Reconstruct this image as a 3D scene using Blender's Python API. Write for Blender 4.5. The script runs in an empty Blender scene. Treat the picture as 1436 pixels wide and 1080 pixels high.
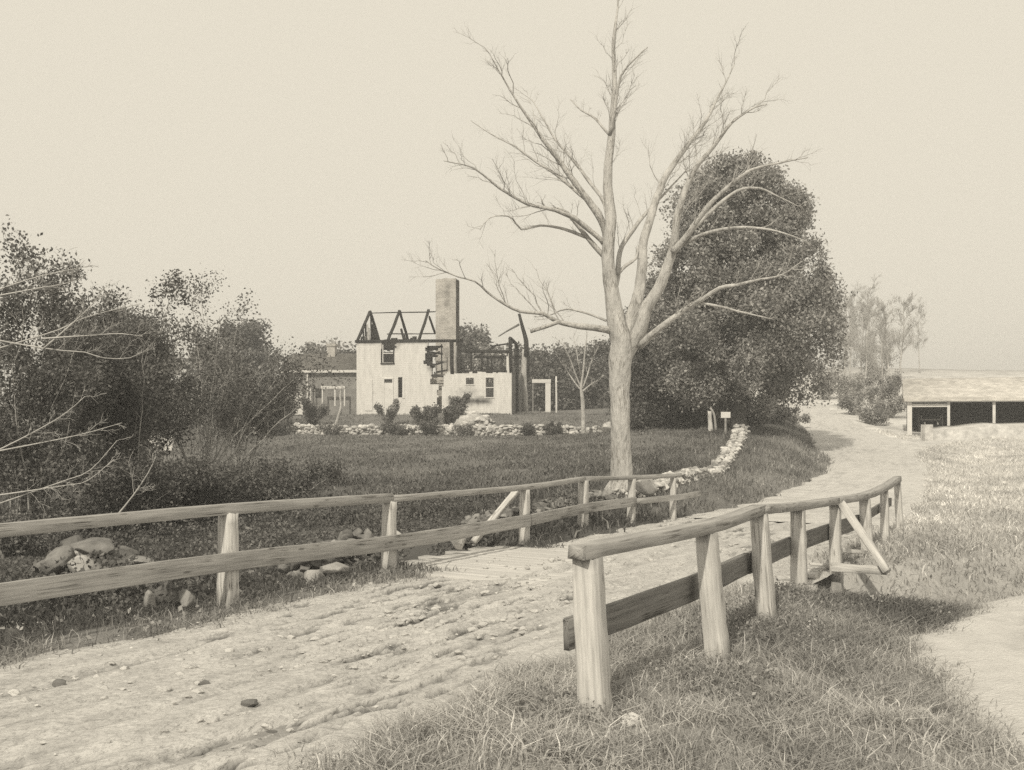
import bpy, math, random
import numpy as np
from mathutils import Vector, Matrix

random.seed(7)
RNG = np.random.default_rng(11)
scene = bpy.context.scene
COL = scene.collection
F = 1500.0           # focal length in photo pixels
HX, HY = 718.0, 600.0
CAMZ = 2.1


def P(px, py, Y):
    """point seen at photo pixel (px,py) at distance Y along the view axis"""
    return np.array([(px - HX) / F * Y, Y, CAMZ - (py - HY) / F * Y])


# ------------------------------------------------------------------ noise
def _hash(ix, iy, seed):
    h = (ix.astype(np.int64) * 374761393 + iy.astype(np.int64) * 668265263 + seed * 1442695041) & 0xFFFFFFFF
    h = ((h ^ (h >> 13)) * 1274126177) & 0xFFFFFFFF
    h = (h ^ (h >> 16)) & 0xFFFFFFFF
    return h / 4294967295.0


def vnoise(x, y, seed=0):
    x = np.asarray(x, float); y = np.asarray(y, float)
    ix = np.floor(x); iy = np.floor(y)
    fx = x - ix; fy = y - iy
    fx = fx * fx * (3 - 2 * fx); fy = fy * fy * (3 - 2 * fy)
    a = _hash(ix, iy, seed); b = _hash(ix + 1, iy, seed)
    c = _hash(ix, iy + 1, seed); d = _hash(ix + 1, iy + 1, seed)
    return (a * (1 - fx) + b * fx) * (1 - fy) + (c * (1 - fx) + d * fx) * fy


def fbm(x, y, seed=0, octv=4):
    s = 0; amp = .5; tot = 0
    for i in range(octv):
        s = s + amp * vnoise(np.asarray(x) * 2 ** i, np.asarray(y) * 2 ** i, seed + i * 17)
        tot += amp; amp *= .5
    return s / tot


def smooth(a, b, x):
    t = np.clip((np.asarray(x, float) - a) / (b - a), 0, 1)
    return t * t * (3 - 2 * t)


# ------------------------------------------------------------------ materials
MATS = {}


def new_mat(name):
    m = bpy.data.materials.new(name); m.use_nodes = True
    nt = m.node_tree
    for n in list(nt.nodes):
        nt.nodes.remove(n)
    return m, nt


def node(nt, t, **kw):
    n = nt.nodes.new(t)
    for k, v in kw.items():
        setattr(n, k, v)
    return n


def gray(v, warm=0.02):
    return (v * (1 + warm), v, v * (1 - warm * 1.5), 1)


def mat_basic(name, lo, hi, scale=4.0, detail=6, bump=0.3, bscale=None, rough=0.95, stretch=None,
              attr=None, island=0.0, transl=0.0, coord='object', bdist=0.02, extra=None):
    """grey mottled surface; lo/hi are reflectances; attr: (name, value) a painted-on wear or shade mask mixing to value"""
    m, nt = new_mat(name)
    out = node(nt, 'ShaderNodeOutputMaterial')
    if coord == 'guv':
        co = node(nt, 'ShaderNodeAttribute'); co.attribute_name = 'guv'; cs = co.outputs['Vector']
    elif coord == 'position':
        co = node(nt, 'ShaderNodeNewGeometry'); cs = co.outputs['Position']
    else:
        co = node(nt, 'ShaderNodeTexCoord'); cs = co.outputs['Object']
    mp = node(nt, 'ShaderNodeMapping')
    if stretch:
        mp.inputs['Scale'].default_value = stretch
    nt.links.new(cs, mp.inputs['Vector'])
    nz = node(nt, 'ShaderNodeTexNoise')
    nz.inputs['Scale'].default_value = scale; nz.inputs['Detail'].default_value = detail
    nz.inputs['Roughness'].default_value = .65
    nt.links.new(mp.outputs[0], nz.inputs['Vector'])
    ramp = node(nt, 'ShaderNodeValToRGB')
    ramp.color_ramp.elements[0].position = .32; ramp.color_ramp.elements[0].color = gray(lo)
    ramp.color_ramp.elements[1].position = .68; ramp.color_ramp.elements[1].color = gray(hi)
    nt.links.new(nz.outputs['Fac'], ramp.inputs['Fac'])
    colo = ramp.outputs['Color']
    if island:
        gi = node(nt, 'ShaderNodeNewGeometry')
        mr = node(nt, 'ShaderNodeMapRange')
        mr.inputs['To Min'].default_value = 1 - island; mr.inputs['To Max'].default_value = 1 + island
        nt.links.new(gi.outputs['Random Per Island'], mr.inputs['Value'])
        mx = node(nt, 'ShaderNodeMix', data_type='RGBA', blend_type='MULTIPLY')
        mx.inputs['Factor'].default_value = 1
        nt.links.new(colo, mx.inputs['A']); nt.links.new(mr.outputs[0], mx.inputs['B'])
        colo = mx.outputs['Result']
    if attr:
        at = node(nt, 'ShaderNodeAttribute'); at.attribute_name = attr[0]
        n2 = node(nt, 'ShaderNodeTexNoise'); n2.inputs['Scale'].default_value = attr[2] if len(attr) > 2 else 6
        n2.inputs['Detail'].default_value = 5
        nt.links.new(cs, n2.inputs['Vector'])
        ad = node(nt, 'ShaderNodeMath', operation='ADD'); ad.use_clamp = False
        sb = node(nt, 'ShaderNodeMath', operation='MULTIPLY_ADD')
        sb.inputs[1].default_value = .9; sb.inputs[2].default_value = -.45
        nt.links.new(n2.outputs['Fac'], sb.inputs[0])
        nt.links.new(at.outputs['Fac'], ad.inputs[0]); nt.links.new(sb.outputs[0], ad.inputs[1])
        ml = node(nt, 'ShaderNodeMath', operation='MULTIPLY'); ml.use_clamp = True
        gt = node(nt, 'ShaderNodeMapRange'); gt.inputs['From Max'].default_value = .15
        nt.links.new(at.outputs['Fac'], gt.inputs['Value'])
        nt.links.new(ad.outputs[0], ml.inputs[0]); nt.links.new(gt.outputs[0], ml.inputs[1])
        mx = node(nt, 'ShaderNodeMix', data_type='RGBA')
        nt.links.new(ml.outputs[0], mx.inputs['Factor'])
        nt.links.new(colo, mx.inputs['A']); mx.inputs['B'].default_value = gray(attr[1])
        colo = mx.outputs['Result']
    if extra:
        colo = extra(nt, cs, colo)
    bs = node(nt, 'ShaderNodeBsdfPrincipled')
    bs.inputs['Roughness'].default_value = rough
    bs.inputs['Specular IOR Level'].default_value = .15
    nt.links.new(colo, bs.inputs['Base Color'])
    if bump:
        nb = node(nt, 'ShaderNodeTexNoise'); nb.inputs['Scale'].default_value = bscale or scale * 3
        nb.inputs['Detail'].default_value = 5
        nt.links.new(mp.outputs[0], nb.inputs['Vector'])
        bp = node(nt, 'ShaderNodeBump'); bp.inputs['Strength'].default_value = bump
        bp.inputs['Distance'].default_value = bdist
        nt.links.new(nb.outputs['Fac'], bp.inputs['Height'])
        nt.links.new(bp.outputs[0], bs.inputs['Normal'])
    sh = bs.outputs[0]
    if transl:
        tr = node(nt, 'ShaderNodeBsdfTranslucent'); nt.links.new(colo, tr.inputs['Color'])
        ms = node(nt, 'ShaderNodeMixShader'); ms.inputs['Fac'].default_value = transl
        nt.links.new(sh, ms.inputs[1]); nt.links.new(tr.outputs[0], ms.inputs[2])
        sh = ms.outputs[0]
    nt.links.new(sh, out.inputs['Surface'])
    MATS[name] = m
    return m


def brick_extra(nt, cs, colo):
    br = node(nt, 'ShaderNodeTexBrick')
    br.inputs['Scale'].default_value = 1.0
    br.inputs['Brick Width'].default_value = .24; br.inputs['Row Height'].default_value = .09
    br.inputs['Mortar Size'].default_value = .012
    br.inputs['Color1'].default_value = gray(.8); br.inputs['Color2'].default_value = gray(1.15)
    br.inputs['Mortar'].default_value = gray(1.5)
    at = node(nt, 'ShaderNodeAttribute'); at.attribute_name = 'guv'
    nt.links.new(at.outputs['Vector'], br.inputs['Vector'])
    mx = node(nt, 'ShaderNodeMix', data_type='RGBA', blend_type='MULTIPLY'); mx.inputs['Factor'].default_value = 1
    nt.links.new(colo, mx.inputs['A']); nt.links.new(br.outputs['Color'], mx.inputs['B'])
    return mx.outputs['Result']


def board_extra(nt, cs, colo):
    at = node(nt, 'ShaderNodeAttribute'); at.attribute_name = 'guv'
    sp = node(nt, 'ShaderNodeSeparateXYZ'); nt.links.new(at.outputs['Vector'], sp.inputs[0])
    dv = node(nt, 'ShaderNodeMath', operation='DIVIDE'); dv.inputs[1].default_value = .13
    nt.links.new(sp.outputs['Y'], dv.inputs[0])
    fr = node(nt, 'ShaderNodeMath', operation='FRACT'); nt.links.new(dv.outputs[0], fr.inputs[0])
    lt = node(nt, 'ShaderNodeMath', operation='LESS_THAN'); lt.inputs[1].default_value = .14
    nt.links.new(fr.outputs[0], lt.inputs[0])
    ms = node(nt, 'ShaderNodeMath', operation='MULTIPLY'); ms.inputs[1].default_value = .35
    nt.links.new(lt.outputs[0], ms.inputs[0])
    mx = node(nt, 'ShaderNodeMix', data_type='RGBA', blend_type='MULTIPLY')
    nt.links.new(ms.outputs[0], mx.inputs['Factor'])
    nt.links.new(colo, mx.inputs['A']); mx.inputs['B'].default_value = gray(.45)
    return mx.outputs['Result']


def shingle_extra(nt, cs, colo):
    br = node(nt, 'ShaderNodeTexBrick'); br.inputs['Scale'].default_value = 1
    br.inputs['Brick Width'].default_value = .3; br.inputs['Row Height'].default_value = .075; br.inputs['Mortar Size'].default_value = .006
    br.inputs['Color1'].default_value = gray(.82); br.inputs['Color2'].default_value = gray(1.1); br.inputs['Mortar'].default_value = gray(.5)
    mp = node(nt, 'ShaderNodeMapping'); mp.inputs['Rotation'].default_value = (math.radians(-90), 0, 0)
    nt.links.new(cs, mp.inputs['Vector']); nt.links.new(mp.outputs[0], br.inputs['Vector'])
    mx = node(nt, 'ShaderNodeMix', data_type='RGBA', blend_type='MULTIPLY'); mx.inputs['Factor'].default_value = 1
    nt.links.new(colo, mx.inputs['A']); nt.links.new(br.outputs['Color'], mx.inputs['B'])
    return mx.outputs['Result']


def crack_extra(nt, cs, colo, sc=(.35, 26, 26), width=.012, depth=.35, knots=True, attr='guv'):
    at = node(nt, 'ShaderNodeAttribute'); at.attribute_name = 'guv'
    mp = node(nt, 'ShaderNodeMapping'); mp.inputs['Scale'].default_value = sc
    nt.links.new(at.outputs['Vector'], mp.inputs['Vector'])
    nz = node(nt, 'ShaderNodeTexNoise'); nz.inputs['Scale'].default_value = 1.0; nz.inputs['Detail'].default_value = 2; nz.inputs['Distortion'].default_value = .3
    nt.links.new(mp.outputs[0], nz.inputs['Vector'])
    # narrow band of the noise = long splits in the grain
    sb = node(nt, 'ShaderNodeMath', operation='SUBTRACT'); sb.inputs[1].default_value = .5; nt.links.new(nz.outputs['Fac'], sb.inputs[0])
    ab = node(nt, 'ShaderNodeMath', operation='ABSOLUTE'); nt.links.new(sb.outputs[0], ab.inputs[0])
    lt = node(nt, 'ShaderNodeMapRange'); lt.inputs['From Min'].default_value = width; lt.inputs['From Max'].default_value = width * 2.2
    lt.inputs['To Min'].default_value = 1; lt.inputs['To Max'].default_value = 0
    nt.links.new(ab.outputs[0], lt.inputs['Value'])
    n2 = node(nt, 'ShaderNodeTexNoise'); n2.inputs['Scale'].default_value = 2.3; nt.links.new(at.outputs['Vector'], n2.inputs['Vector'])
    g2 = node(nt, 'ShaderNodeMapRange'); g2.inputs['From Min'].default_value = .45; g2.inputs['From Max'].default_value = .6; nt.links.new(n2.outputs['Fac'], g2.inputs['Value'])
    mu = node(nt, 'ShaderNodeMath', operation='MULTIPLY'); nt.links.new(lt.outputs[0], mu.inputs[0]); nt.links.new(g2.outputs[0], mu.inputs[1])
    vo = node(nt, 'ShaderNodeTexVoronoi'); vo.inputs['Scale'].default_value = 1.0
    m2 = node(nt, 'ShaderNodeMapping'); m2.inputs['Scale'].default_value = (1.7, 7, 7); nt.links.new(at.outputs['Vector'], m2.inputs['Vector']); nt.links.new(m2.outputs[0], vo.inputs['Vector'])
    kn = node(nt, 'ShaderNodeMapRange'); kn.inputs['From Min'].default_value = .07; kn.inputs['From Max'].default_value = .13; kn.inputs['To Min'].default_value = .8 if knots else 0; kn.inputs['To Max'].default_value = 0
    nt.links.new(vo.outputs['Distance'], kn.inputs['Value'])
    mxm = node(nt, 'ShaderNodeMath', operation='MAXIMUM'); nt.links.new(mu.outputs[0], mxm.inputs[0]); nt.links.new(kn.outputs[0], mxm.inputs[1])
    mx = node(nt, 'ShaderNodeMix', data_type='RGBA', blend_type='MULTIPLY')
    nt.links.new(mxm.outputs[0], mx.inputs['Factor']); nt.links.new(colo, mx.inputs['A']); mx.inputs['B'].default_value = gray(depth)
    return mx.outputs['Result']


def bark_extra(nt, cs, colo):
    return crack_extra(nt, cs, colo, sc=(2.2, 24, 24), width=.02, depth=.5, knots=True)


def tone_extra(nt, cs, colo):
    at = node(nt, 'ShaderNodeAttribute'); at.attribute_name = 'tone'
    mx = node(nt, 'ShaderNodeMix', data_type='RGBA', blend_type='MULTIPLY'); mx.inputs['Factor'].default_value = 1
    nt.links.new(colo, mx.inputs['A']); nt.links.new(at.outputs['Fac'], mx.inputs['B'])
    return mx.outputs['Result']


def build_materials():
    mat_basic('ground_soil', .8, 1.15, scale=1.6, bump=.8, bscale=9, coord='position', bdist=.05, extra=tone_extra)
    mat_basic('grass_blade', .75, 1.3, scale=.9, bump=0, island=.35, transl=.25, coord='position', extra=tone_extra)
    mat_basic('mud_road', .41, .62, scale=2.2, detail=10, bump=1.0, bscale=14, coord='guv', bdist=.06, stretch=(.7, 1.8, 1),
              attr=('damp', .13, 9))
    mat_basic('sand', .52, .64, scale=2.2, detail=10, bump=.9, bscale=30, bdist=.04, coord='position', attr=('damp', .44, 9))
    mat_basic('timber_pale', .42, .70, scale=7, stretch=(.22, 4.0, 4.0), coord='guv', bump=.5, bscale=14, bdist=.008,
              attr=('char', .12, 9), extra=crack_extra)
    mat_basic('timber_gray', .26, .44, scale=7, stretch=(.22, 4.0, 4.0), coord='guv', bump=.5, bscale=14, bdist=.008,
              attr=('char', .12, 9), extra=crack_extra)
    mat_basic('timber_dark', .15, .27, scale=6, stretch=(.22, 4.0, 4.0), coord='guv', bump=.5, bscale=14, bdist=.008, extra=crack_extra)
    mat_basic('deck_timber', .45, .6, scale=4, stretch=(.3, 4, 4), coord='guv', bump=.5, bscale=12, bdist=.01)
    mat_basic('char', .018, .05, scale=5, bump=.5)
    mat_basic('white_board', .60, .75, scale=1.6, stretch=(2.5, .5, 1), bump=.1, attr=('char', .06, 3.5), coord='guv', extra=board_extra)
    mat_basic('white_paint', .62, .72, scale=3, bump=.1)
    mat_basic('brick', .30, .44, scale=1.4, bump=.3, coord='guv', attr=('char', .05, 2.2), extra=brick_extra)  # on the chimney the char mask also carries painted side shade
    mat_basic('stone', .12, .28, scale=3, bump=.8, bscale=10, island=.35, coord='position')
    mat_basic('stone_pale', .34, .62, scale=3, bump=.6, bscale=10, island=.3, coord='position')
    mat_basic('bark_pale', .36, .60, scale=5, stretch=(1, 1, .35), bump=1.0, bscale=14, bdist=.05, coord='position', extra=bark_extra)
    mat_basic('bark_dark', .10, .18, scale=5, stretch=(1, 1, .3), bump=.6, bscale=12, coord='position')
    mat_basic('twig_pale', .38, .52, scale=5, bump=0, coord='position')
    mat_basic('leaf_dark', .13, .21, scale=.8, bump=0, island=.45, transl=.25, coord='position')
    mat_basic('leaf_mid', .25, .38, scale=.7, bump=0, island=.5, transl=.25, coord='position')
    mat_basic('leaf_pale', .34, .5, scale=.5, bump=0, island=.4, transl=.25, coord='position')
    mat_basic('shingle_pale', .48, .68, scale=1.2, bump=.3, coord='position', extra=shingle_extra)
    mat_basic('shingle_dark', .10, .18, scale=2, bump=.3, coord='position', extra=shingle_extra)
    mat_basic('board_gray', .2, .3, scale=2, bump=.3)
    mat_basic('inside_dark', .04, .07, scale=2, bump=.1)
    m, nt = new_mat('brook_water')
    out = node(nt, 'ShaderNodeOutputMaterial'); bs = node(nt, 'ShaderNodeBsdfPrincipled')
    bs.inputs['Base Color'].default_value = gray(.03); bs.inputs['Roughness'].default_value = .08
    nz = node(nt, 'ShaderNodeTexNoise'); nz.inputs['Scale'].default_value = 6
    bp = node(nt, 'ShaderNodeBump'); bp.inputs['Strength'].default_value = .2
    nt.links.new(nz.outputs['Fac'], bp.inputs['Height']); nt.links.new(bp.outputs[0], bs.inputs['Normal'])
    nt.links.new(bs.outputs[0], out.inputs['Surface']); MATS['brook_water'] = m
    m, nt = new_mat('window_glass')
    out = node(nt, 'ShaderNodeOutputMaterial'); bs = node(nt, 'ShaderNodeBsdfPrincipled')
    bs.inputs['Base Color'].default_value = gray(.05); bs.inputs['Roughness'].default_value = .12
    nt.links.new(bs.outputs[0], out.inputs['Surface']); MATS['window_glass'] = m


build_materials()


# ------------------------------------------------------------------ mesh building
class MB:
    def __init__(self):
        self.v = []; self.f4 = []; self.f3 = []; self.uv = []; self.n = 0; self.attrs = {}

    def add(self, verts, quads=None, tris=None, uv=None, **attrs):
        verts = np.asarray(verts, float).reshape(-1, 3)
        k = len(verts)
        self.v.append(verts)
        self.uv.append(np.asarray(uv, float).reshape(-1, 3) if uv is not None else verts.copy())
        for a, val in attrs.items():
            self.attrs.setdefault(a, []).append((self.n, np.broadcast_to(np.asarray(val, float), (k,)).copy()))
        if quads is not None and len(quads):
            self.f4.append(np.asarray(quads, np.int64).reshape(-1, 4) + self.n)
        if tris is not None and len(tris):
            self.f3.append(np.asarray(tris, np.int64).reshape(-1, 3) + self.n)
        self.n += k

    # tapered wandering tube
    def tube(self, pts, rad, sides=7, cap=True, jitter=0.0):
        pts = np.asarray(pts, float); n = len(pts)
        rad = np.broadcast_to(np.asarray(rad, float), (n,))
        tan = np.gradient(pts, axis=0)
        tan /= np.maximum(np.linalg.norm(tan, axis=1, keepdims=True), 1e-9)
        ref = np.array([0, 0, 1.0]) if abs(tan[0][2]) < .9 else np.array([1.0, 0, 0])
        u = np.cross(tan[0], ref); u /= np.linalg.norm(u)
        ang = np.linspace(0, 2 * np.pi, sides, endpoint=False)
        vs = []; uvs = []; L = 0
        for i in range(n):
            u = u - tan[i] * np.dot(u, tan[i]); u /= max(np.linalg.norm(u), 1e-9)
            w = np.cross(tan[i], u)
            r = rad[i] * (1 + (RNG.random(sides) - .5) * jitter * 2 if jitter else 1)
            ring = pts[i] + np.outer(np.cos(ang) * r, u) + np.outer(np.sin(ang) * r, w)
            if i:
                L += np.linalg.norm(pts[i] - pts[i - 1])
            vs.append(ring); uvs.append(np.stack([np.full(sides, L), np.cos(ang) * rad[i], np.sin(ang) * rad[i]], 1))
        vs = np.concatenate(vs); uvs = np.concatenate(uvs)
        a = np.arange(sides); b = (a + 1) % sides
        q = []
        for i in range(n - 1):
            q.append(np.stack([i * sides + a, i * sides + b, (i + 1) * sides + b, (i + 1) * sides + a], 1))
        tris = []
        if cap:
            c0 = len(vs); vs = np.concatenate([vs, pts[:1], pts[-1:]]); uvs = np.concatenate([uvs, uvs[:1], uvs[-1:]])
            tris = [(c0, b_, a_) for a_, b_ in zip(a, b)] + [(c0 + 1, (n - 1) * sides + a_, (n - 1) * sides + b_) for a_, b_ in zip(a, b)]
        self.add(vs, np.concatenate(q), tris, uvs)

    # squared timber with eased, slightly uneven edges from p0 to p1
    def timber(self, p0, p1, w, h, up=(0, 0, 1), seg=6, jit=.007, bev=.09, w1=None, h1=None, char=0.0, side=None, skew=0.0):
        p0 = np.asarray(p0, float); p1 = np.asarray(p1, float)
        t = p1 - p0; L = np.linalg.norm(t); t /= L
        up = np.asarray(up, float)
        s = np.cross(t, up); s /= np.linalg.norm(s)
        up = np.cross(s, t)
        w1 = w if w1 is None else w1; h1 = h if h1 is None else h1
        base = np.array([(-1, -1 + bev), (-1, 1 - bev), (-1 + bev, 1), (1 - bev, 1), (1, 1 - bev), (1, -1 + bev), (1 - bev, -1), (-1 + bev, -1)])
        vs = []; uv = []; ch = []
        drift = np.zeros(2)
        for i in range(seg + 1):
            f = i / seg
            ww = (w + (w1 - w) * f) / 2; hh = (h + (h1 - h) * f) / 2
            drift = drift * .7 + (RNG.random(2) - .5) * jit * 1.2
            c = base * [ww, hh] + (RNG.random((8, 2)) - .5) * jit + drift
            off = (RNG.random(8) - .5) * jit * 4 * (1 if i in (0, seg) else 0)
            pos = p0 + t * (L * f) + np.outer(c[:, 0], s) + np.outer(c[:, 1], up) + np.outer(off, t)
            vs.append(pos); uv.append(np.stack([np.full(8, L * f) + p0[0] * 3.1, c[:, 0] + p0[1] * 1.7, c[:, 1]], 1))
            cv = char(f) if callable(char) else char
            ch.append(np.full(8, cv))
        vs = np.concatenate(vs); uv = np.concatenate(uv)
        a = np.arange(8); b = (a + 1) % 8; q = []
        for i in range(seg):
            q.append(np.stack([i * 8 + b, i * 8 + a, (i + 1) * 8 + a, (i + 1) * 8 + b], 1))
        c0 = len(vs)
        vs = np.concatenate([vs, vs[:8].mean(0, keepdims=True), vs[-8:].mean(0, keepdims=True)])
        uv = np.concatenate([uv, uv[:1], uv[-1:]])
        ch = np.concatenate(ch + [ch[0][:1], ch[-1][:1]])
        tr = [(c0, a_, b_) for a_, b_ in zip(a, b)] + [(c0 + 1, seg * 8 + b_, seg * 8 + a_) for a_, b_ in zip(a, b)]
        self.add(vs, np.concatenate(q), tr, uv, char=ch)

    def box(self, lo, hi):
        x0, y0, z0 = lo; x1, y1, z1 = hi
        v = np.array([(x0, y0, z0), (x1, y0, z0), (x1, y1, z0), (x0, y1, z0), (x0, y0, z1), (x1, y0, z1), (x1, y1, z1), (x0, y1, z1)], float)
        q = [(0, 3, 2, 1), (4, 5, 6, 7), (0, 1, 5, 4), (1, 2, 6, 5), (2, 3, 7, 6), (3, 0, 4, 7)]
        self.add(v, q)

    def stone(self, c, size, seed=None):
        """rounded irregular field stone"""
        v, q = STONE
        r = np.random.default_rng(seed) if seed is not None else RNG
        k = r.normal(size=(3, 3)); qm, _ = np.linalg.qr(k)
        vv = v.copy()
        # squash with a few random planes to give flats
        for _ in range(11):
            d = r.normal(size=3); d /= np.linalg.norm(d)
            lim = r.uniform(.5, .8)
            pr = vv @ d
            over = np.maximum(pr - lim, 0)
            vv = vv - np.outer(over, d)
        vv = vv * (1 + (r.random(len(vv))[:, None] - .5) * .09) * 1.2
        vv = vv @ qm.T
        vv = vv * np.asarray(size) + np.asarray(c)
        self.add(vv, q)

    def leaves(self, cen, size, tilt=1.0, aspect=.6):
        cen = np.asarray(cen, float); n = len(cen)
        a = RNG.normal(size=(n, 3)); a[:, 2] *= tilt
        a /= np.linalg.norm(a, axis=1, keepdims=True)
        b = np.cross(a, RNG.normal(size=(n, 3))); b /= np.linalg.norm(b, axis=1, keepdims=True)
        nrm = np.cross(a, b)
        s = (np.asarray(size) * (.6 + .8 * RNG.random(n)))[:, None] * .5
        v = np.stack([cen - a * s, cen + b * s * aspect + nrm * s * .2, cen + a * s, cen - b * s * aspect + nrm * s * .2], 1).reshape(-1, 3)
        self.add(v, np.arange(4 * n).reshape(-1, 4))

    def build(self, name, mat, parent=None, smooth_=False):
        me = bpy.data.meshes.new(name)
        v = np.concatenate(self.v) if self.v else np.zeros((0, 3))
        uv = np.concatenate(self.uv)
        f4 = np.concatenate(self.f4) if self.f4 else np.zeros((0, 4), np.int64)
        f3 = np.concatenate(self.f3) if self.f3 else np.zeros((0, 3), np.int64)
        me.vertices.add(len(v)); me.vertices.foreach_set('co', v.astype(np.float32).ravel())
        nl = f4.size + f3.size
        me.loops.add(nl); me.loops.foreach_set('vertex_index', np.concatenate([f4.ravel(), f3.ravel()]).astype(np.int32))
        npoly = len(f4) + len(f3)
        me.polygons.add(npoly)
        starts = np.concatenate([np.arange(len(f4)) * 4, f4.size + np.arange(len(f3)) * 3]).astype(np.int32)
        me.polygons.foreach_set('loop_start', starts)
        me.update(calc_edges=True)
        me.validate()
        g = me.attributes.new('guv', 'FLOAT_VECTOR', 'POINT'); g.data.foreach_set('vector', uv.astype(np.float32).ravel())
        for a, chunks in self.attrs.items():
            arr = np.zeros(len(v), np.float32)
            for st, val in chunks:
                arr[st:st + len(val)] = val
            at = me.attributes.new(a, 'FLOAT', 'POINT'); at.data.foreach_set('value', arr)
        if smooth_:
            me.polygons.foreach_set('use_smooth', np.ones(npoly, bool))
        me.materials.append(MATS[mat] if isinstance(mat, str) else mat)
        o = bpy.data.objects.new(name, me); COL.objects.link(o)
        if parent is not None:
            o.parent = parent
            o.matrix_parent_inverse = parent_world(parent).inverted()
        return o


def parent_world(o):
    m = Matrix.LocRotScale(o.location, o.rotation_euler, o.scale)
    if o.parent:
        m = parent_world(o.parent) @ o.matrix_parent_inverse @ m
    return m


def _stone_template():
    n = 6
    pts = {}; v = []; q = []
    for ax in range(3):
        for sg in (-1, 1):
            idx = np.zeros((n, n), int)
            for i in range(n):
                for j in range(n):
                    p = [0, 0, 0]
                    p[ax] = sg; p[(ax + 1) % 3] = -1 + 2 * i / (n - 1); p[(ax + 2) % 3] = -1 + 2 * j / (n - 1)
                    key = tuple(round(x, 4) for x in p)
                    if key not in pts:
                        pts[key] = len(v)
                        a = np.array(p, float); l = np.linalg.norm(a)
                        v.append(a / l ** .72)
                    idx[i, j] = pts[key]
            for i in range(n - 1):
                for j in range(n - 1):
                    f = (idx[i, j], idx[i + 1, j], idx[i + 1, j + 1], idx[i, j + 1])
                    q.append(f if sg > 0 else f[::-1])
    v = np.array(v); v /= np.abs(v).max()
    return v, np.array(q)


STONE = _stone_template()


def tag(o, label=None, cat=None, group=None, kind=None):
    if label: o['label'] = label
    if cat: o['category'] = cat
    if group: o['group'] = group
    if kind: o['kind'] = kind
    return o


def thing(name, label, cat, loc=(0, 0, 0), group=None):
    o = bpy.data.objects.new(name, None); COL.objects.link(o)
    o.empty_display_size = .3
    o.location = [float(x) for x in loc]
    return tag(o, label, cat, group)


def dup(root, loc, rz=0.0, sc=1.0, label=None, group=None):
    r = root.copy(); COL.objects.link(r)
    r.location = [float(x) for x in loc]; r.rotation_euler = (0, 0, rz); r.scale = (sc, sc, sc) if np.isscalar(sc) else sc
    if label: r['label'] = label
    if group: r['group'] = group
    for ch in list(root.children):
        c = ch.copy(); COL.objects.link(c); c.parent = r
        for g in ch.children:
            d = g.copy(); COL.objects.link(d); d.parent = c
    return r


# ------------------------------------------------------------------ terrain
CTRL = np.array([
    (0, -8, 0), (-8, -4, 0), (8, -4, 0), (0, 4, 0), (-6, 4, 0), (6, 4, -.12), (3, 8, -.12), (5, 9, -.2), (8, 12, -.2),
    (-5, 10, .02), (-4.2, 12, .0), (-2.2, 15, .0), (12, 20, -.1), (10, 30, .1), (12.5, 24, 0), (11.6, 30, .1), (19.4, 50, .77), (22, 58, 1.3), (24, 62, 1.8),
    (28, 58, 1.45), (31, 62, 1.8), (40, 60, 1.6), (40, 30, .2), (25, 15, 0), (25, 32, .2), (30, 45, .7), (28, 80, 3.5), (40, 100, 6.5), (26, 84, 3.7), (33, 95, 5.3), (40, 130, 9.5),
    (23.5, 88, 3.9), (20.2, 70, 2.5), (17, 54, 1.3), (14.4, 60, 2.45), (14.5, 66, 3.1), (16, 75, 3.4), (11, 50, 1.9), (13.6, 52, 1.75),
    (0, 30, .4), (-5, 30, .3), (-10, 30, .1), (0, 40, .75), (-8, 42, .65), (0, 50, 1.1), (-10, 52, 1.12), (0, 60, 1.55), (-10, 62, 1.6), (5, 60, 1.8),
    (5, 40, 1.15), (4.2, 32, .95), (2.2, 27, .5), (.6, 24.6, .42), (6.5, 40, 1.2), (8.5, 46, 1.7),
    (-11, 74, 2.95), (-5, 73, 2.92), (0, 73, 2.92), (5, 75, 2.95), (-5, 85, 3.2), (-16, 80, 2.9), (-8, 67, 1.75), (0, 67, 1.75), (5, 66, 1.75), (-15, 67, 1.7),
    (-8, 24, -.1), (-12, 22, -.1), (-20, 30, .1), (-20, 45, .5), (-21, 60, 1.0), (-35, 60, 1.2), (-35, 30, 0), (-40, 80, 2.5), (-12, 14, -.15), (-7, 16, -.2), (-25, 12, 0),
    (-60, 150, 5), (0, 130, 4.5), (60, 150, 9), (0, 300, 9), (-200, 300, 9), (200, 300, 14), (-300, 0, 2), (300, 0, 2), (0, -200, 0), (0, 600, 14), (-500, 600, 14), (500, 600, 18),
    (8, 33, .1), (10.5, 37, .25), (6, 26, 0), (13.5, 44, .5),
], float)


def _rbf(c=2.5):
    d = np.sqrt(((CTRL[:, None, :2] - CTRL[None, :, :2]) ** 2).sum(-1) + c * c)
    n = len(CTRL)
    A = np.zeros((n + 1, n + 1)); A[:n, :n] = d; A[:n, n] = 1; A[n, :n] = 1
    A[:n, :n] -= np.eye(n) * .15
    return np.linalg.solve(A, np.concatenate([CTRL[:, 2], [0]]))


RBFW = _rbf()


def base_z(x, y):
    x = np.asarray(x, float); y = np.asarray(y, float)
    out = np.full(x.shape, RBFW[-1])
    for (cx, cy, _), w in zip(CTRL, RBFW[:-1]):
        out = out + w * np.sqrt((x - cx) ** 2 + (y - cy) ** 2 + 6.25)
    return out


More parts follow.
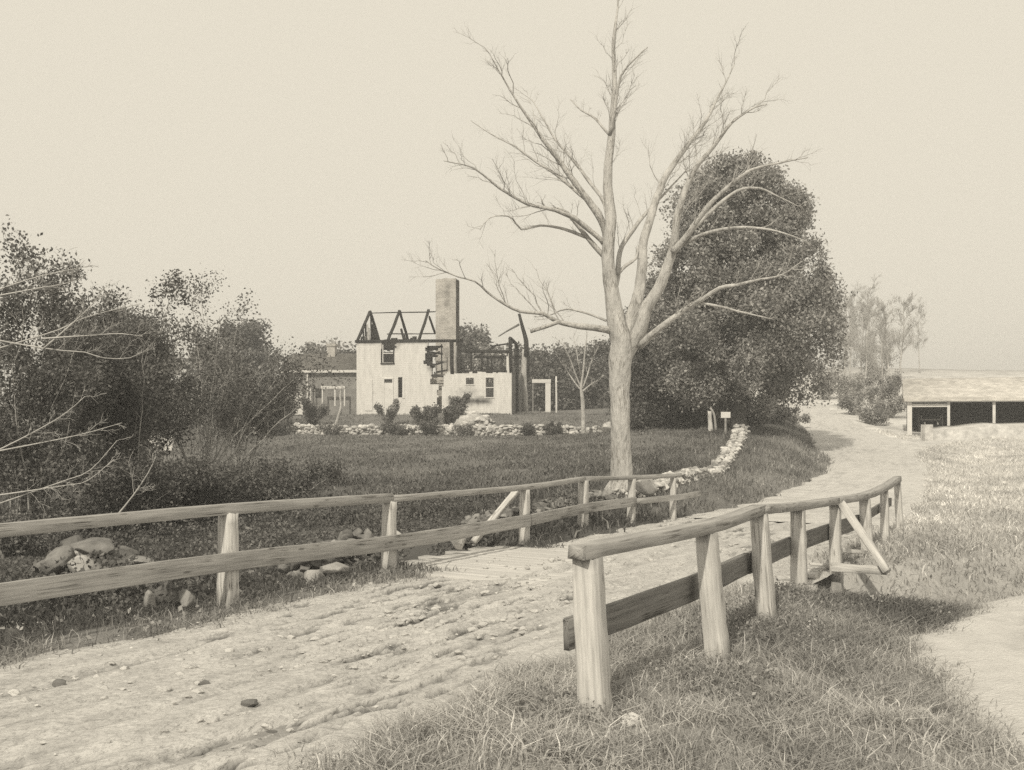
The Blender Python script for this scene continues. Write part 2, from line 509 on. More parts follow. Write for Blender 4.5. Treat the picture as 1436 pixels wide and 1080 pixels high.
ROAD = np.array([(-9.6, -4.1, 0), (-6.8, 1, 0), (-3.5, 7, 0), (.22, 13.7, 0), (3.1, 18.8, .03), (5.95, 24, 0), (8.3, 28.2, .0), (11.7, 35.6, .2), (14.9, 43.6, .55), (16.6, 50, 1.0),
                 (17.5, 54, 1.32), (19.0, 62, 1.95), (20.4, 70, 2.6), (22.2, 80, 3.45), (23.3, 88, 3.98), (22.4, 97, 3.9), (18, 112, 3.4)], float)
ROADW = np.array([2.3, 2.3, 2.3, 2.3, 2.4, 2.4, 2.3, 2.0, 1.9, 2.2, 2.4, 1.9, 1.8, 1.8, 1.8, 1.8, 1.8])
SPUR = np.array([(15.2, 45.5, .45), (18.6, 52.4, 1.13), (22.5, 57.5, 1.4), (27, 60, 1.62), (34, 61, 1.7)], float)
SPURW = np.array([1.2, 1.8, 2.0, 2.0, 2.0])
PATH = np.array([(5.9, 2, -.14), (5.9, 6, -.17), (6.0, 9, -.2), (6.9, 11.6, -.2), (9.6, 14.0, -.18), (14, 16.4, -.1), (22, 19, 0)], float)
PATHW = np.array([2.3, 2.25, 2.35, 2.3, 2.0, 1.8, 1.8])
BROOK = np.array([(-24, 27), (-15, 23.5), (-9, 20.8), (-4, 18.8), (-.6, 17.5), (1.8, 16.3), (4.6, 15.3), (6.5, 15.6), (9.5, 18), (14, 20.5), (24, 26)], float)


def resample(poly, step, w=None):
    """Catmull-Rom resample; returns points, (width)"""
    p = np.asarray(poly, float); n = len(p)
    ext = np.vstack([2 * p[0] - p[1], p, 2 * p[-1] - p[-2]])
    out = []; ws = []
    for i in range(n - 1):
        a, b, c, d = ext[i], ext[i + 1], ext[i + 2], ext[i + 3]
        L = np.linalg.norm(c - b); k = max(2, int(L / step))
        for t in np.linspace(0, 1, k, endpoint=False):
            out.append(.5 * ((2 * b) + (-a + c) * t + (2 * a - 5 * b + 4 * c - d) * t * t + (-a + 3 * b - 3 * c + d) * t ** 3))
            if w is not None: ws.append(w[i] * (1 - t) + w[i + 1] * t)
    out.append(p[-1])
    if w is not None:
        ws.append(w[-1]); return np.array(out), np.array(ws)
    return np.array(out)


def near(poly, x, y, ws=None):
    """distance to polyline, signed side, z and width interpolated"""
    x = np.asarray(x, float); y = np.asarray(y, float)
    best = np.full(x.shape, 1e9); z = np.zeros(x.shape); wd = np.zeros(x.shape); sd = np.zeros(x.shape)
    for i in range(len(poly) - 1):
        a = poly[i]; b = poly[i + 1]
        dx, dy = b[0] - a[0], b[1] - a[1]; L2 = dx * dx + dy * dy
        t = np.clip(((x - a[0]) * dx + (y - a[1]) * dy) / L2, 0, 1)
        ex = x - a[0] - t * dx; ey = y - a[1] - t * dy
        d = np.hypot(ex, ey); m = d < best
        best = np.where(m, d, best)
        sd = np.where(m, np.sign(dx * ey - dy * ex), sd)
        if len(a) > 2: z = np.where(m, a[2] + t * (b[2] - a[2]), z)
        if ws is not None: wd = np.where(m, ws[i] + t * (ws[i + 1] - ws[i]), wd)
    return best, sd, z, wd


ROADS, ROADSW = resample(ROAD, 2.0, ROADW)
SPURS, SPURSW = resample(SPUR, 2.0, SPURW)
PATHS, PATHSW = resample(PATH, 1.0, PATHW)
BROOKS = resample(BROOK, 1.0)


def gz(x, y, carve=True, noise=True):
    x = np.asarray(x, float); y = np.asarray(y, float)
    z = base_z(x, y)
    if noise:
        r = np.hypot(x, y)
        z = z + (fbm(x * .7, y * .7, 3, 4) - .5) * .16 + (fbm(x * .12, y * .12, 9, 3) - .5) * .5 * smooth(20, 60, r) * .5
    for poly, ws, drop, blend in ((SPURS, SPURSW, .07, 2.5), (ROADS, ROADSW, .07, 1.4), (PATHS, PATHSW, .05, .7)):
        d, s, zr, w = near(poly, x, y, ws)
        k = smooth(w - .1, w + blend, d)
        z = (zr - drop * (1 - smooth(w - .4, w + .25, d))) * (1 - k) + z * k
    if carve:
        d, s, _, _ = near(BROOKS, x, y)
        dep = 1.15 * smooth(24, 14, np.abs(x))
        dep = dep * np.where(x > 5.6, smooth(12, 5.6, x) * .75, 1)
        z = z - dep * (1 - smooth(.55, 1.7, d))
    return z


def gz1(x, y, **k):
    return float(gz(np.array([x]), np.array([y]), **k)[0])


def tone_at(x, y):
    """what grows there: dark lush meadow and brook weeds, dry pale grass right of the road"""
    x = np.asarray(x, float); y = np.asarray(y, float)
    d, s, _, w = near(ROADS, x, y, ROADSW)
    left = smooth(-.5, 2.0, d * s)              # left of road
    t_right = .335 + .2 * smooth(13, 34, y)
    t_right = t_right + .06 * smooth(45, 60, y)
    t_left = .095 + .06 * smooth(23, 36, y)
    # bank between road and wall is drier
    bank = smooth(6.0, 2.5, d) * smooth(22, 27, y) * smooth(66, 56, y)
    t_left = t_left + .07 * bank + .02 * smooth(40, 60, y)
    t_left = t_left - .05 * smooth(-3.5, -7.5, x) * smooth(42, 30, y)
    vergenear = smooth(3.6, 2.4, d) * smooth(17, 14, y)
    t_left = t_left + .14 * vergenear
    t = t_right * (1 - left) + t_left * left
    # darker grass patches by the brook on the right
    hol = np.exp(-(((x - 4.7) / 1.3) ** 2 + ((y - 13.2) / 1.6) ** 2)) + .7 * np.exp(-(((x - 2.9) / .8) ** 2 + ((y - 10.8) / 1.2) ** 2))
    t = t * (1 - .55 * np.clip(hol, 0, 1))
    far = smooth(95, 150, y)
    t = t * (1 - far) + .2 * far
    t = t * (.7 + .6 * fbm(x * .6, y * .6, 21, 5))
    return t


def axis(lo, hi, fine_lo, fine_hi, step, grow):
    a = list(np.arange(fine_lo, fine_hi, step)); s = step
    while a[-1] < hi:
        s *= grow; a.append(a[-1] + s)
    s = step; b = [a[0]]
    while b[-1] > lo:
        s *= grow; b.append(b[-1] - s)
    return np.array(b[::-1][:-1] + a)


def build_ground():
    xs = axis(-620, 620, -9, 22, .14, 1.05)
    ys = axis(-300, 640, 5, 58, .17, 1.045)
    X, Y = np.meshgrid(xs, ys)
    Z = gz(X, Y)
    nx, ny = len(xs), len(ys)
    idx = np.arange(nx * ny).reshape(ny, nx)
    q = np.stack([idx[:-1, :-1], idx[:-1, 1:], idx[1:, 1:], idx[1:, :-1]], -1).reshape(-1, 4)
    mb = MB(); mb.add(np.stack([X, Y, Z], -1), q, tone=tone_at(X, Y).ravel())
    o = mb.build('ground', 'ground_soil', smooth_=True)
    tag(o, kind='structure')


def sheet(name, poly, ws, step_s, ncross, mat, mud=0.0, lift=.0, fade_s=True):
    P_, W_ = resample(poly, step_s, ws)
    tn = np.gradient(P_[:, :2], axis=0); tn /= np.linalg.norm(tn, axis=1, keepdims=True)
    nr = np.stack([-tn[:, 1], tn[:, 0]], 1)
    c = np.linspace(-1.18, 1.18, ncross)
    S = np.concatenate([[0], np.cumsum(np.linalg.norm(np.diff(P_[:, :2], axis=0), axis=1))])
    T = c[None, :] * W_[:, None]
    X = P_[:, 0:1] + nr[:, 0:1] * T; Y = P_[:, 1:2] + nr[:, 1:2] * T
    SS = np.broadcast_to(S[:, None], T.shape)
    Z = np.broadcast_to(P_[:, 2:3], T.shape) + lift
    edge = np.abs(c)[None, :] * W_[:, None] - W_[:, None]
    wob = (fbm(X * 1.3, Y * 1.3, 41, 4) - .5) * 1.0
    Z = Z - .16 * smooth(-.25, .45, edge + wob * .8)
    damp = np.zeros(T.shape)
    if mud:
        wander = (fbm(SS * .12, T * 0 + 1, 5, 3) - .5) * .7
        rut = np.zeros(T.shape)
        for c0, wd, dp in ((-1.15, .16, .05), (-.15, .12, .035), (.55, .17, .06), (1.35, .13, .04), (.1, .1, .03), (-.7, .1, .03), (-1.6, .12, .03)):
            brk = smooth(.3, .6, fbm(SS * .35, T * 0 + c0 * 7, 13, 3))
            rr = np.exp(-((T - c0 - wander - (fbm(SS * .8, T * 0 + c0, 23, 3) - .5) * .3) / wd) ** 2)
            rut = rut + dp * rr * brk
        clod = fbm(SS * 2.2, T * 7.5, 31, 6)
        mask = smooth(.36, .6, fbm(SS * .35 + 4, T * .6, 55, 3)) * smooth(0, .5, -edge)
        fine = fbm(SS * 8, T * 22, 37, 3)
        Z = Z - rut * 1.1 * mud + ((clod - .5) * .055 + (fine - .5) * .022) * mud * (.25 + .8 * mask)
        pits = smooth(.62, .68, fbm(SS * 1.0 + 3, T * 6.5, 77, 5))
        pits = np.maximum(pits, smooth(.61, .68, fbm(SS * 2.4, T * 13, 79, 4)) * .8)
        Z = Z - pits * .045 * mud * (.12 + mask)
        damp = np.clip(rut * 8 * smooth(.42, .58, clod) + pits * .8 * (.15 + mask), 0, .85)  # ruts and pits get a darker colour than the raised mud
        # the mud has worn off the left ends of the bridge planks
        bd = np.exp(-((X - 1.0) ** 2 * 0 + ((X * .485 + Y * .875 - (1.85 * .485 + 16.5 * .875)) / 2.5) ** 8))
        bd = bd if name == 'road' else bd * 0
        wear = bd * smooth(.75, 1.25, T + wob * .7)
        Z = Z - .1 * wear; Z = Z + bd * .012
        damp = damp * (1 - bd * .6)
    n, m = T.shape
    idx = np.arange(n * m).reshape(n, m)
    q = np.stack([idx[:-1, 1:], idx[:-1, :-1], idx[1:, :-1], idx[1:, 1:]], -1).reshape(-1, 4)
    mb = MB(); mb.add(np.stack([X, Y, Z], -1), q, None, np.stack([SS, T, SS * 0], -1), damp=damp.ravel())
    o = mb.build(name, mat, smooth_=True)
    tag(o, kind='structure')
    return o


def build_roads():
    near_ = ROAD[:7]; sheet('road', ROAD[1:7], ROADW[1:7], .03, 250, 'mud_road', mud=1.0)
    sheet('hill_road', ROAD[5:], ROADW[5:], .3, 40, 'sand', mud=.3, lift=.004)
    sheet('shed_track', SPUR, SPURW, .3, 30, 'sand', mud=.4, lift=-.004)
    sheet('sandy_path', PATH, PATHW, .12, 60, 'sand', mud=0.55, lift=.01)
    b = BROOKS; tn = np.gradient(b, axis=0); tn /= np.linalg.norm(tn, axis=1, keepdims=True)
    nr = np.stack([-tn[:, 1], tn[:, 0]], 1)
    mb = MB(); n = len(b)
    v = np.concatenate([np.c_[b + nr * 1.0, np.full(n, -.95)], np.c_[b - nr * 1.0, np.full(n, -.95)]])
    i = np.arange(n - 1)
    mb.add(v, np.stack([i, i + n, i + n + 1, i + 1], 1))
    tag(mb.build('brook', 'brook_water'), kind='structure')


# ------------------------------------------------------------------ grass
def grass(name, pts, h, w, lean=.5, toneg=1.0, label=None, curl=.5, hvar=.5):
    x, y = pts[:, 0], pts[:, 1]; n = len(x)
    z = gz(x, y)
    H = h * (1 - hvar + 2 * hvar * RNG.random(n))
    az = RNG.random(n) * 2 * np.pi
    ln = lean * RNG.random(n) * H
    wd = w * (.6 + .8 * RNG.random(n))
    fa = RNG.random(n) * np.pi
    sx, sy = np.cos(fa) * wd / 2, np.sin(fa) * wd / 2
    b = np.stack([x, y, z - .02], 1)
    s = np.stack([sx, sy, np.zeros(n)], 1)
    d = np.stack([np.cos(az), np.sin(az), np.zeros(n)], 1)
    up = np.array([0, 0, 1.0])
    mid = b + d * (ln * .35)[:, None] + up * (H * .6)[:, None]
    tip = b + d * (ln * (1 + curl))[:, None] + up * (H * (1 - .35 * curl * RNG.random(n)))[:, None]
    v = np.stack([b - s, b + s, mid + s * .8, mid - s * .8, tip], 1).reshape(-1, 3)
    k = np.arange(n)[:, None] * 5
    q = k + np.array([0, 1, 2, 3]); t = k + np.array([3, 2, 4])
    tn = tone_at(x, y) * toneg * (.85 + .4 * RNG.random(n))
    # a share of dead straw blades
    straw = RNG.random(n) < .10
    tn = np.where(straw, np.maximum(tn * 1.45, .28), tn)
    mb = MB(); mb.add(v, q, t, tone=np.repeat(tn, 5))
    o = mb.build(name, 'grass_blade')
    tag(o, label, 'grass' if label else None, kind='stuff')
    return o


def scatter(n, xr, yr, keep, power=1.0):
    x = xr[0] + (xr[1] - xr[0]) * RNG.random(n)
    u = RNG.random(n)
    y = yr[0] + (yr[1] - yr[0]) * u ** power
    m = keep(x, y)
    return np.stack([x[m], y[m]], 1)


def off_track(x, y, pad=0.1):
    ok = np.ones(x.shape, bool)
    for poly, ws in ((ROADS, ROADSW), (PATHS, PATHSW), (SPURS, SPURSW)):
        d, s, _, w = near(poly, x, y, ws)
        spill = .3 * RNG.random(x.shape) ** 2 if poly is PATHS else .25 * RNG.random(x.shape) ** 2
        ok &= d + (fbm(x * 1.3, y * 1.3, 41, 4) - .5) * .8 + spill > w + pad
    return ok


def in_view(x, y, m=1.5):
    return (np.abs(x) < y * .50 + m) & (y > 4)


def build_grass():
    def side(x, y):
        d, s, _, w = near(ROADS, x, y, ROADSW); return s
    dens = lambda x, y, f, sd: RNG.random(len(x)) < (.25 + .75 * smooth(.35, .6, fbm(x * f, y * f, sd, 3)))
    # right verge
    p = scatter(420000, (-2, 11), (5.2, 16), lambda x, y: off_track(x, y, -.12) & (side(x, y) < 0) & in_view(x, y) & dens(x, y, 1.6, 61), 1.2)
    grass('grass', p, .135, .010, 1.5, 1.15, 'long pale grass on the verge beyond the near railing')
    p = scatter(280000, (3, 34), (12, 62), lambda x, y: off_track(x, y, 0) & (side(x, y) < 0) & in_view(x, y), 1.3)
    grass('grass', p, .13, .02, 1.4, 1.05, 'short dry grass covering the slope toward the open shed')
    # left verge
    p = scatter(90000, (-8, 2), (6, 19), lambda x, y: off_track(x, y, -.3) & (side(x, y) > 0) & in_view(x, y) & (near(ROADS, x, y, ROADSW)[0] < 4.3) & dens(x, y, 1.4, 63), 1.0)
    grass('grass', p, .14, .013, 1.2, 1.15, 'tufted grass between the road and the left railing')
    # bank left of the road, past the bridge
    p = scatter(120000, (-1, 20), (19, 62), lambda x, y: off_track(x, y, 0) & (side(x, y) > 0) & (near(ROADS, x, y, ROADSW)[0] < 7.5) & in_view(x, y) & dens(x, y, .7, 64), 1.2)
    grass('grass', p, .2, .026, 1.0, 1.1, 'rough grass bank between the road and the old stone wall')
    # meadow
    p = scatter(210000, (-26, 12), (22, 76), lambda x, y: off_track(x, y, .3) & (side(x, y) > 0) & (near(ROADS, x, y, ROADSW)[0] > 6) & in_view(x, y) & dens(x, y, .35, 65), 1.15)
    grass('grass', p, .12, .035, 1.3, 1.05, 'dark mown meadow grass in front of the burnt house')


# ------------------------------------------------------------------ railings
def build_railings():
    # ---- right-hand railing (nearest): posts listed base/top, then rails on the road side
    A = [  # base px,py ; Y ; top px,py ; width(m)
        ((836, 1003), 7.9, (824, 783), .205, .21), ((1006, 920), 9.8, (990, 748), .19, .20), ((1075, 868), 11.9, (1064, 722), .19, .2),
        ((1121, 824), 14.3, (1119, 716), .2, .17), ((1173, 808), 16.3, (1171, 708), .17, .17), ((1219, 832), 18.0, (1213, 700), .19, .19),
        ((1241, 748), 20.0, (1240, 688), .15, .16), ((1263, 752), 21.7, (1258, 676), .14, .15)]
    r = thing('wooden_railing', 'nearer timber railing right of the road, with a triangular side brace', 'railing', P(836, 1003, 7.9))
    along = np.array([.47, .88, 0]); along /= np.linalg.norm(along)
    roadside = np.array([-.88, .47, 0])
    tops = []
    for i, (b, Y, t, w, h) in enumerate(A):
        pb = P(*b, Y); pt = P(*t, Y)
        pt[1] += 0
        m = MB()
        m.timber(pb - (pt - pb) / np.linalg.norm(pt - pb) * .35, pt, w * 1.03, h * 1.05, up=along, seg=14, jit=.007, bev=.1, w1=w * .86, h1=h * .9,
                 char=(lambda f: .5 if f > .985 else .42 * float(smooth(.34, .2, f))))
        m.build('post', 'timber_pale', r)
        tops.append(pt)
    tops = np.array(tops)
    # top rails: beam sits on the posts
    joints = [0, 2, 4, 7]
    names = []
    for a, b in zip(joints[:-1], joints[1:]):
        seq = [tops[k].copy() for k in range(a, b + 1)]
        for k in range(len(seq)):
            seq[k] = seq[k] + np.array([0, 0, .058]) + roadside * .0
        if a == 0:
            d = (seq[1] - seq[0]) / np.linalg.norm(seq[1] - seq[0]); seq[0] = seq[0] - d * .16
        if b == 7:
            d = (seq[-1] - seq[-2]) / np.linalg.norm(seq[-1] - seq[-2]); seq[-1] = seq[-1] + d * .1
        m = MB()
        p0, p1 = seq[0], seq[-1]
        # sagging beam: chain of timbers sharing joints through the middle posts -> one continuous sweep
        sweep(m, seq, .15, .105)
        m.build('top_rail', 'timber_gray', r)
    # lower rail: board on the road side of the posts
    low = [(815, 893, 7.75), (985, 828, 9.8), (1063, 791, 11.9), (1120, 766, 14.3), (1171, 747, 16.3), (1213, 732, 18.0), (1240, 715, 20.0), (1258, 704, 21.5)]
    pts = [P(*q) + roadside * .13 for q in low]
    d0 = (pts[1] - pts[0]) / np.linalg.norm(pts[1] - pts[0]); pts[0] = pts[0] + d0 * .02
    for a, b in ((0, 2), (2, 5), (5, 7)):
        m = MB(); seg = [p + (roadside * (.0 if a != 2 else -.012)) for p in pts[a:b + 1]]
        sweep(m, seg, .05, .235 if a < 5 else .16)
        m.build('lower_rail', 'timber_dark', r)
    # side brace: raking strut and foot board beyond post five
    m = MB(); e = P(1180, 706, 16.2); f = P(1243, 800, 15.6)
    m.timber(e, f + (f - e) * .02, .11, .10, up=along, seg=8, jit=.008); m.build('brace', 'timber_pale', r)
    m = MB(); g = P(1166, 795, 16.1); m.timber(g, P(1248, 801, 15.65), .10, .12, up=(0, 0, 1), seg=6, jit=.008); m.build('foot_board', 'timber_pale', r)
    m = MB(); m.timber(P(1170, 771, 16.5), P(1214, 775, 17.6), .08, .07, seg=4, jit=.008); m.build('foot_board', 'timber_pale', r)

    # ---- left-hand railing
    B = [((80, 905), 9.75, (60, 745), .2), ((318, 852), 12.6, (320, 720), .20), ((544, 805), 15.5, (547, 703), .18), ((735, 766), 19.1, (736, 686), .16),
         ((817, 746), 21.7, (818, 674), .19), ((885, 737), 23.3, (886, 672), .16), ((944, 730), 24.6, (944, 669), .13)]
    B[0] = ((-60, 925), 9.75, (-58, 757), .2)
    l = thing('wooden_railing', 'farther timber railing left of the road, running past the big bare tree', 'railing', P(318, 852, 12.6))
    al = np.array([.507, .862, 0]); rs = np.array([.862, -.507, 0])
    tp = []
    for i, (b, Y, t, w) in enumerate(B):
        pb = P(*b, Y); pt = P(*t, Y)
        m = MB(); m.timber(pb - np.array([0, 0, .3]), pt, w * 1.02, w, up=al, seg=12, jit=.008, bev=.12, w1=w * .85, h1=w * .85, char=(lambda f: .42 * float(smooth(.4, .22, f))))
        m.build('post', 'timber_pale', l)
        tp.append(pt)
    zz = [1.09, 1.06, 1.05, 1.03, 1.06, 1.01, 1.0]
    tp = np.array(tp)
    ext0 = tp[0] - al * 1.6
    for seq, h in (([ext0, tp[0], tp[1], tp[2]], .125), ([tp[2], tp[3], tp[4]], .09), ([tp[4], tp[5], tp[6], tp[6] + al * .35], .09)):
        m = MB(); sweep(m, [s + np.array([0, 0, h / 2 - .012]) for s in seq], .13, h); m.build('top_rail', 'timber_gray', l)
    low = [(-58, 839, 9.75), (318, 786, 12.6), (545, 760, 15.5), (735, 729, 19.1), (818, 712, 21.7), (885, 703, 23.3), (944, 697, 24.6), (975, 692, 25.3)]
    pts = [P(*q) + rs * .125 for q in low]; pts[0] = pts[0] - al * 1.2
    for a, b, h in ((0, 3, .215), (3, 5, .2), (5, 7, .13)):
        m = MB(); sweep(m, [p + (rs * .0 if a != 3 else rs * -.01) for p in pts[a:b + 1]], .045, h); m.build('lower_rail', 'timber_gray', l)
    m = MB(); m.timber(P(664, 760, 18.6), P(727, 686, 19.35), .10, .09, up=al, seg=8, jit=.008); m.build('brace', 'timber_pale', l)


def sweep(m, seq, w, h):
    """one sagging rail through the given points"""
    s = resample(np.array(seq), .3)
    n = len(s); t = np.gradient(s, axis=0); t /= np.linalg.norm(t, axis=1, keepdims=True)
    up = np.array([0, 0, 1.0]); bev = .06
    base = np.array([(-1, -1 + bev), (-1, 1 - bev), (-1 + bev, 1), (1 - bev, 1), (1, 1 - bev), (1, -1 + bev), (1 - bev, -1), (-1 + bev, -1)])
    vs = []; uv = []; L = 0
    for i in range(n):
        sd = np.cross(t[i], up); sd /= np.linalg.norm(sd); u2 = np.cross(sd, t[i])
        c = base * [w / 2, h / 2] + (RNG.random((8, 2)) - .5) * .004
        if i: L += np.linalg.norm(s[i] - s[i - 1])
        off = (RNG.random(8) - .5) * .03 * (i in (0, n - 1))
        vs.append(s[i] + np.outer(c[:, 0], sd) + np.outer(c[:, 1], u2) + np.outer(off, t[i]))
        uv.append(np.stack([np.full(8, L + seq[0][0] * 2), c[:, 0], c[:, 1]], 1))
    vs = np.concatenate(vs); uv = np.concatenate(uv)
    a = np.arange(8); b = (a + 1) % 8
    q = np.concatenate([np.stack([i * 8 + b, i * 8 + a, (i + 1) * 8 + a, (i + 1) * 8 + b], 1) for i in range(n - 1)])
    c0 = len(vs)
    vs = np.concatenate([vs, vs[:8].mean(0, keepdims=True), vs[-8:].mean(0, keepdims=True)])
    uv = np.concatenate([uv, uv[:1], uv[-1:]])
    tr = [(c0, a_, b_) for a_, b_ in zip(a, b)] + [(c0 + 1, (n - 1) * 8 + b_, (n - 1) * 8 + a_) for a_, b_ in zip(a, b)]
    m.add(vs, q, tr, uv)


# ------------------------------------------------------------------ bridge, stones, walls
def build_bridge():
    br = thing('plank_bridge', 'low plank bridge carrying the dirt road between two railings', 'bridge', (1.9, 16.6, 0))
    al = np.array([.485, .875, 0]); al /= np.linalg.norm(al); cr = np.array([al[1], -al[0], 0])
    c0 = np.array([1.85, 16.5, 0])
    k = 0
    for i, s in enumerate(np.arange(-2.3, 2.75, .27)):
        lft = 3.25 + .18 * math.sin(i * 2.3) + (.0 if i > 2 else .2); rgt = 2.62 + .06 * math.sin(i * 1.7 + 1) + (.4 if i in (5, 6) else 0)
        m = MB()
        a = c0 + al * s - cr * lft; b = c0 + al * s + cr * rgt
        a[2] = -.035 + .008 * math.sin(i * 3.1); b[2] = -.075 + .01 * math.sin(i * 2.2)
        m.timber(a, b, .255, .07, seg=10, jit=.008, bev=.1); m.build('plank', 'deck_timber', br)
    for c in (-2.4, 0, 2.4):
        m = MB(); a = c0 - al * 2.6 + cr * c; b = c0 + al * 2.9 + cr * c
        a[2] = b[2] = -.25; m.timber(a, b, .22, .25, seg=5); m.build('beam', 'timber_gray', br)


def stone_wall(name, label, pts, height, thick, mat, size=.22, top=None, gap=0.0, cat='wall'):
    """dry wall: courses of lapped field stones along a line on the ground"""
    p = resample(np.array(pts, float), size * .9)
    tn = np.gradient(p[:, :2], axis=0); tn /= np.linalg.norm(tn, axis=1, keepdims=True)
    nr = np.stack([-tn[:, 1], tn[:, 0]], 1)
    m = MB()
    hs = np.broadcast_to(height, (len(p),)) if np.isscalar(height) else np.interp(np.linspace(0, 1, len(p)), np.linspace(0, 1, len(height)), height)
    for i in range(len(p)):
        zb = gz1(p[i, 0], p[i, 1])
        hh = hs[i] * (.8 + .4 * float(fbm(np.array([i * .23]), np.array([0.]), 5, 3)[0]) * 1.0)
        if gap and vnoise(np.array([i * .13]), np.array([3.3]), 8)[0] < gap:
            continue
        z = zb - .05
        row = 0
        while z < zb + hh - size * .25:
            sh = size * RNG.uniform(.35, .6)
            nacross = 2 if thick > size * 1.3 else 1
            for k in range(nacross):
                o = (k - (nacross - 1) / 2) * thick * .55 + RNG.normal() * .03
                c = (p[i, 0] + nr[i, 0] * o + RNG.normal() * .05, p[i, 1] + nr[i, 1] * o + RNG.normal() * .05, z + sh * .6)
                m.stone(c, (size * RNG.uniform(.5, .85), size * RNG.uniform(.5, .85), sh))
            z += sh * 1.35
            row += 1
    o = m.build(name, mat)
    tag(o, label, cat)
    return o


def boulder(label, c, size, mat='stone', group=None, seed=1, cat='boulder', name='boulder'):
    m = MB(); m.stone((0, 0, 0), (1, 1, 1), seed)
    # refine: scaled into place
    m.v = [v * np.array(size) for v in m.v]; m.uv = m.v
    o = m.build(name, mat, smooth_=False); o.location = [float(t) for t in c]
    bv = o.modifiers.new('worn_edge', 'BEVEL'); bv.width = .04 * min(size); bv.segments = 2; bv.limit_method = 'ANGLE'
    tag(o, label, cat, group)
    return o


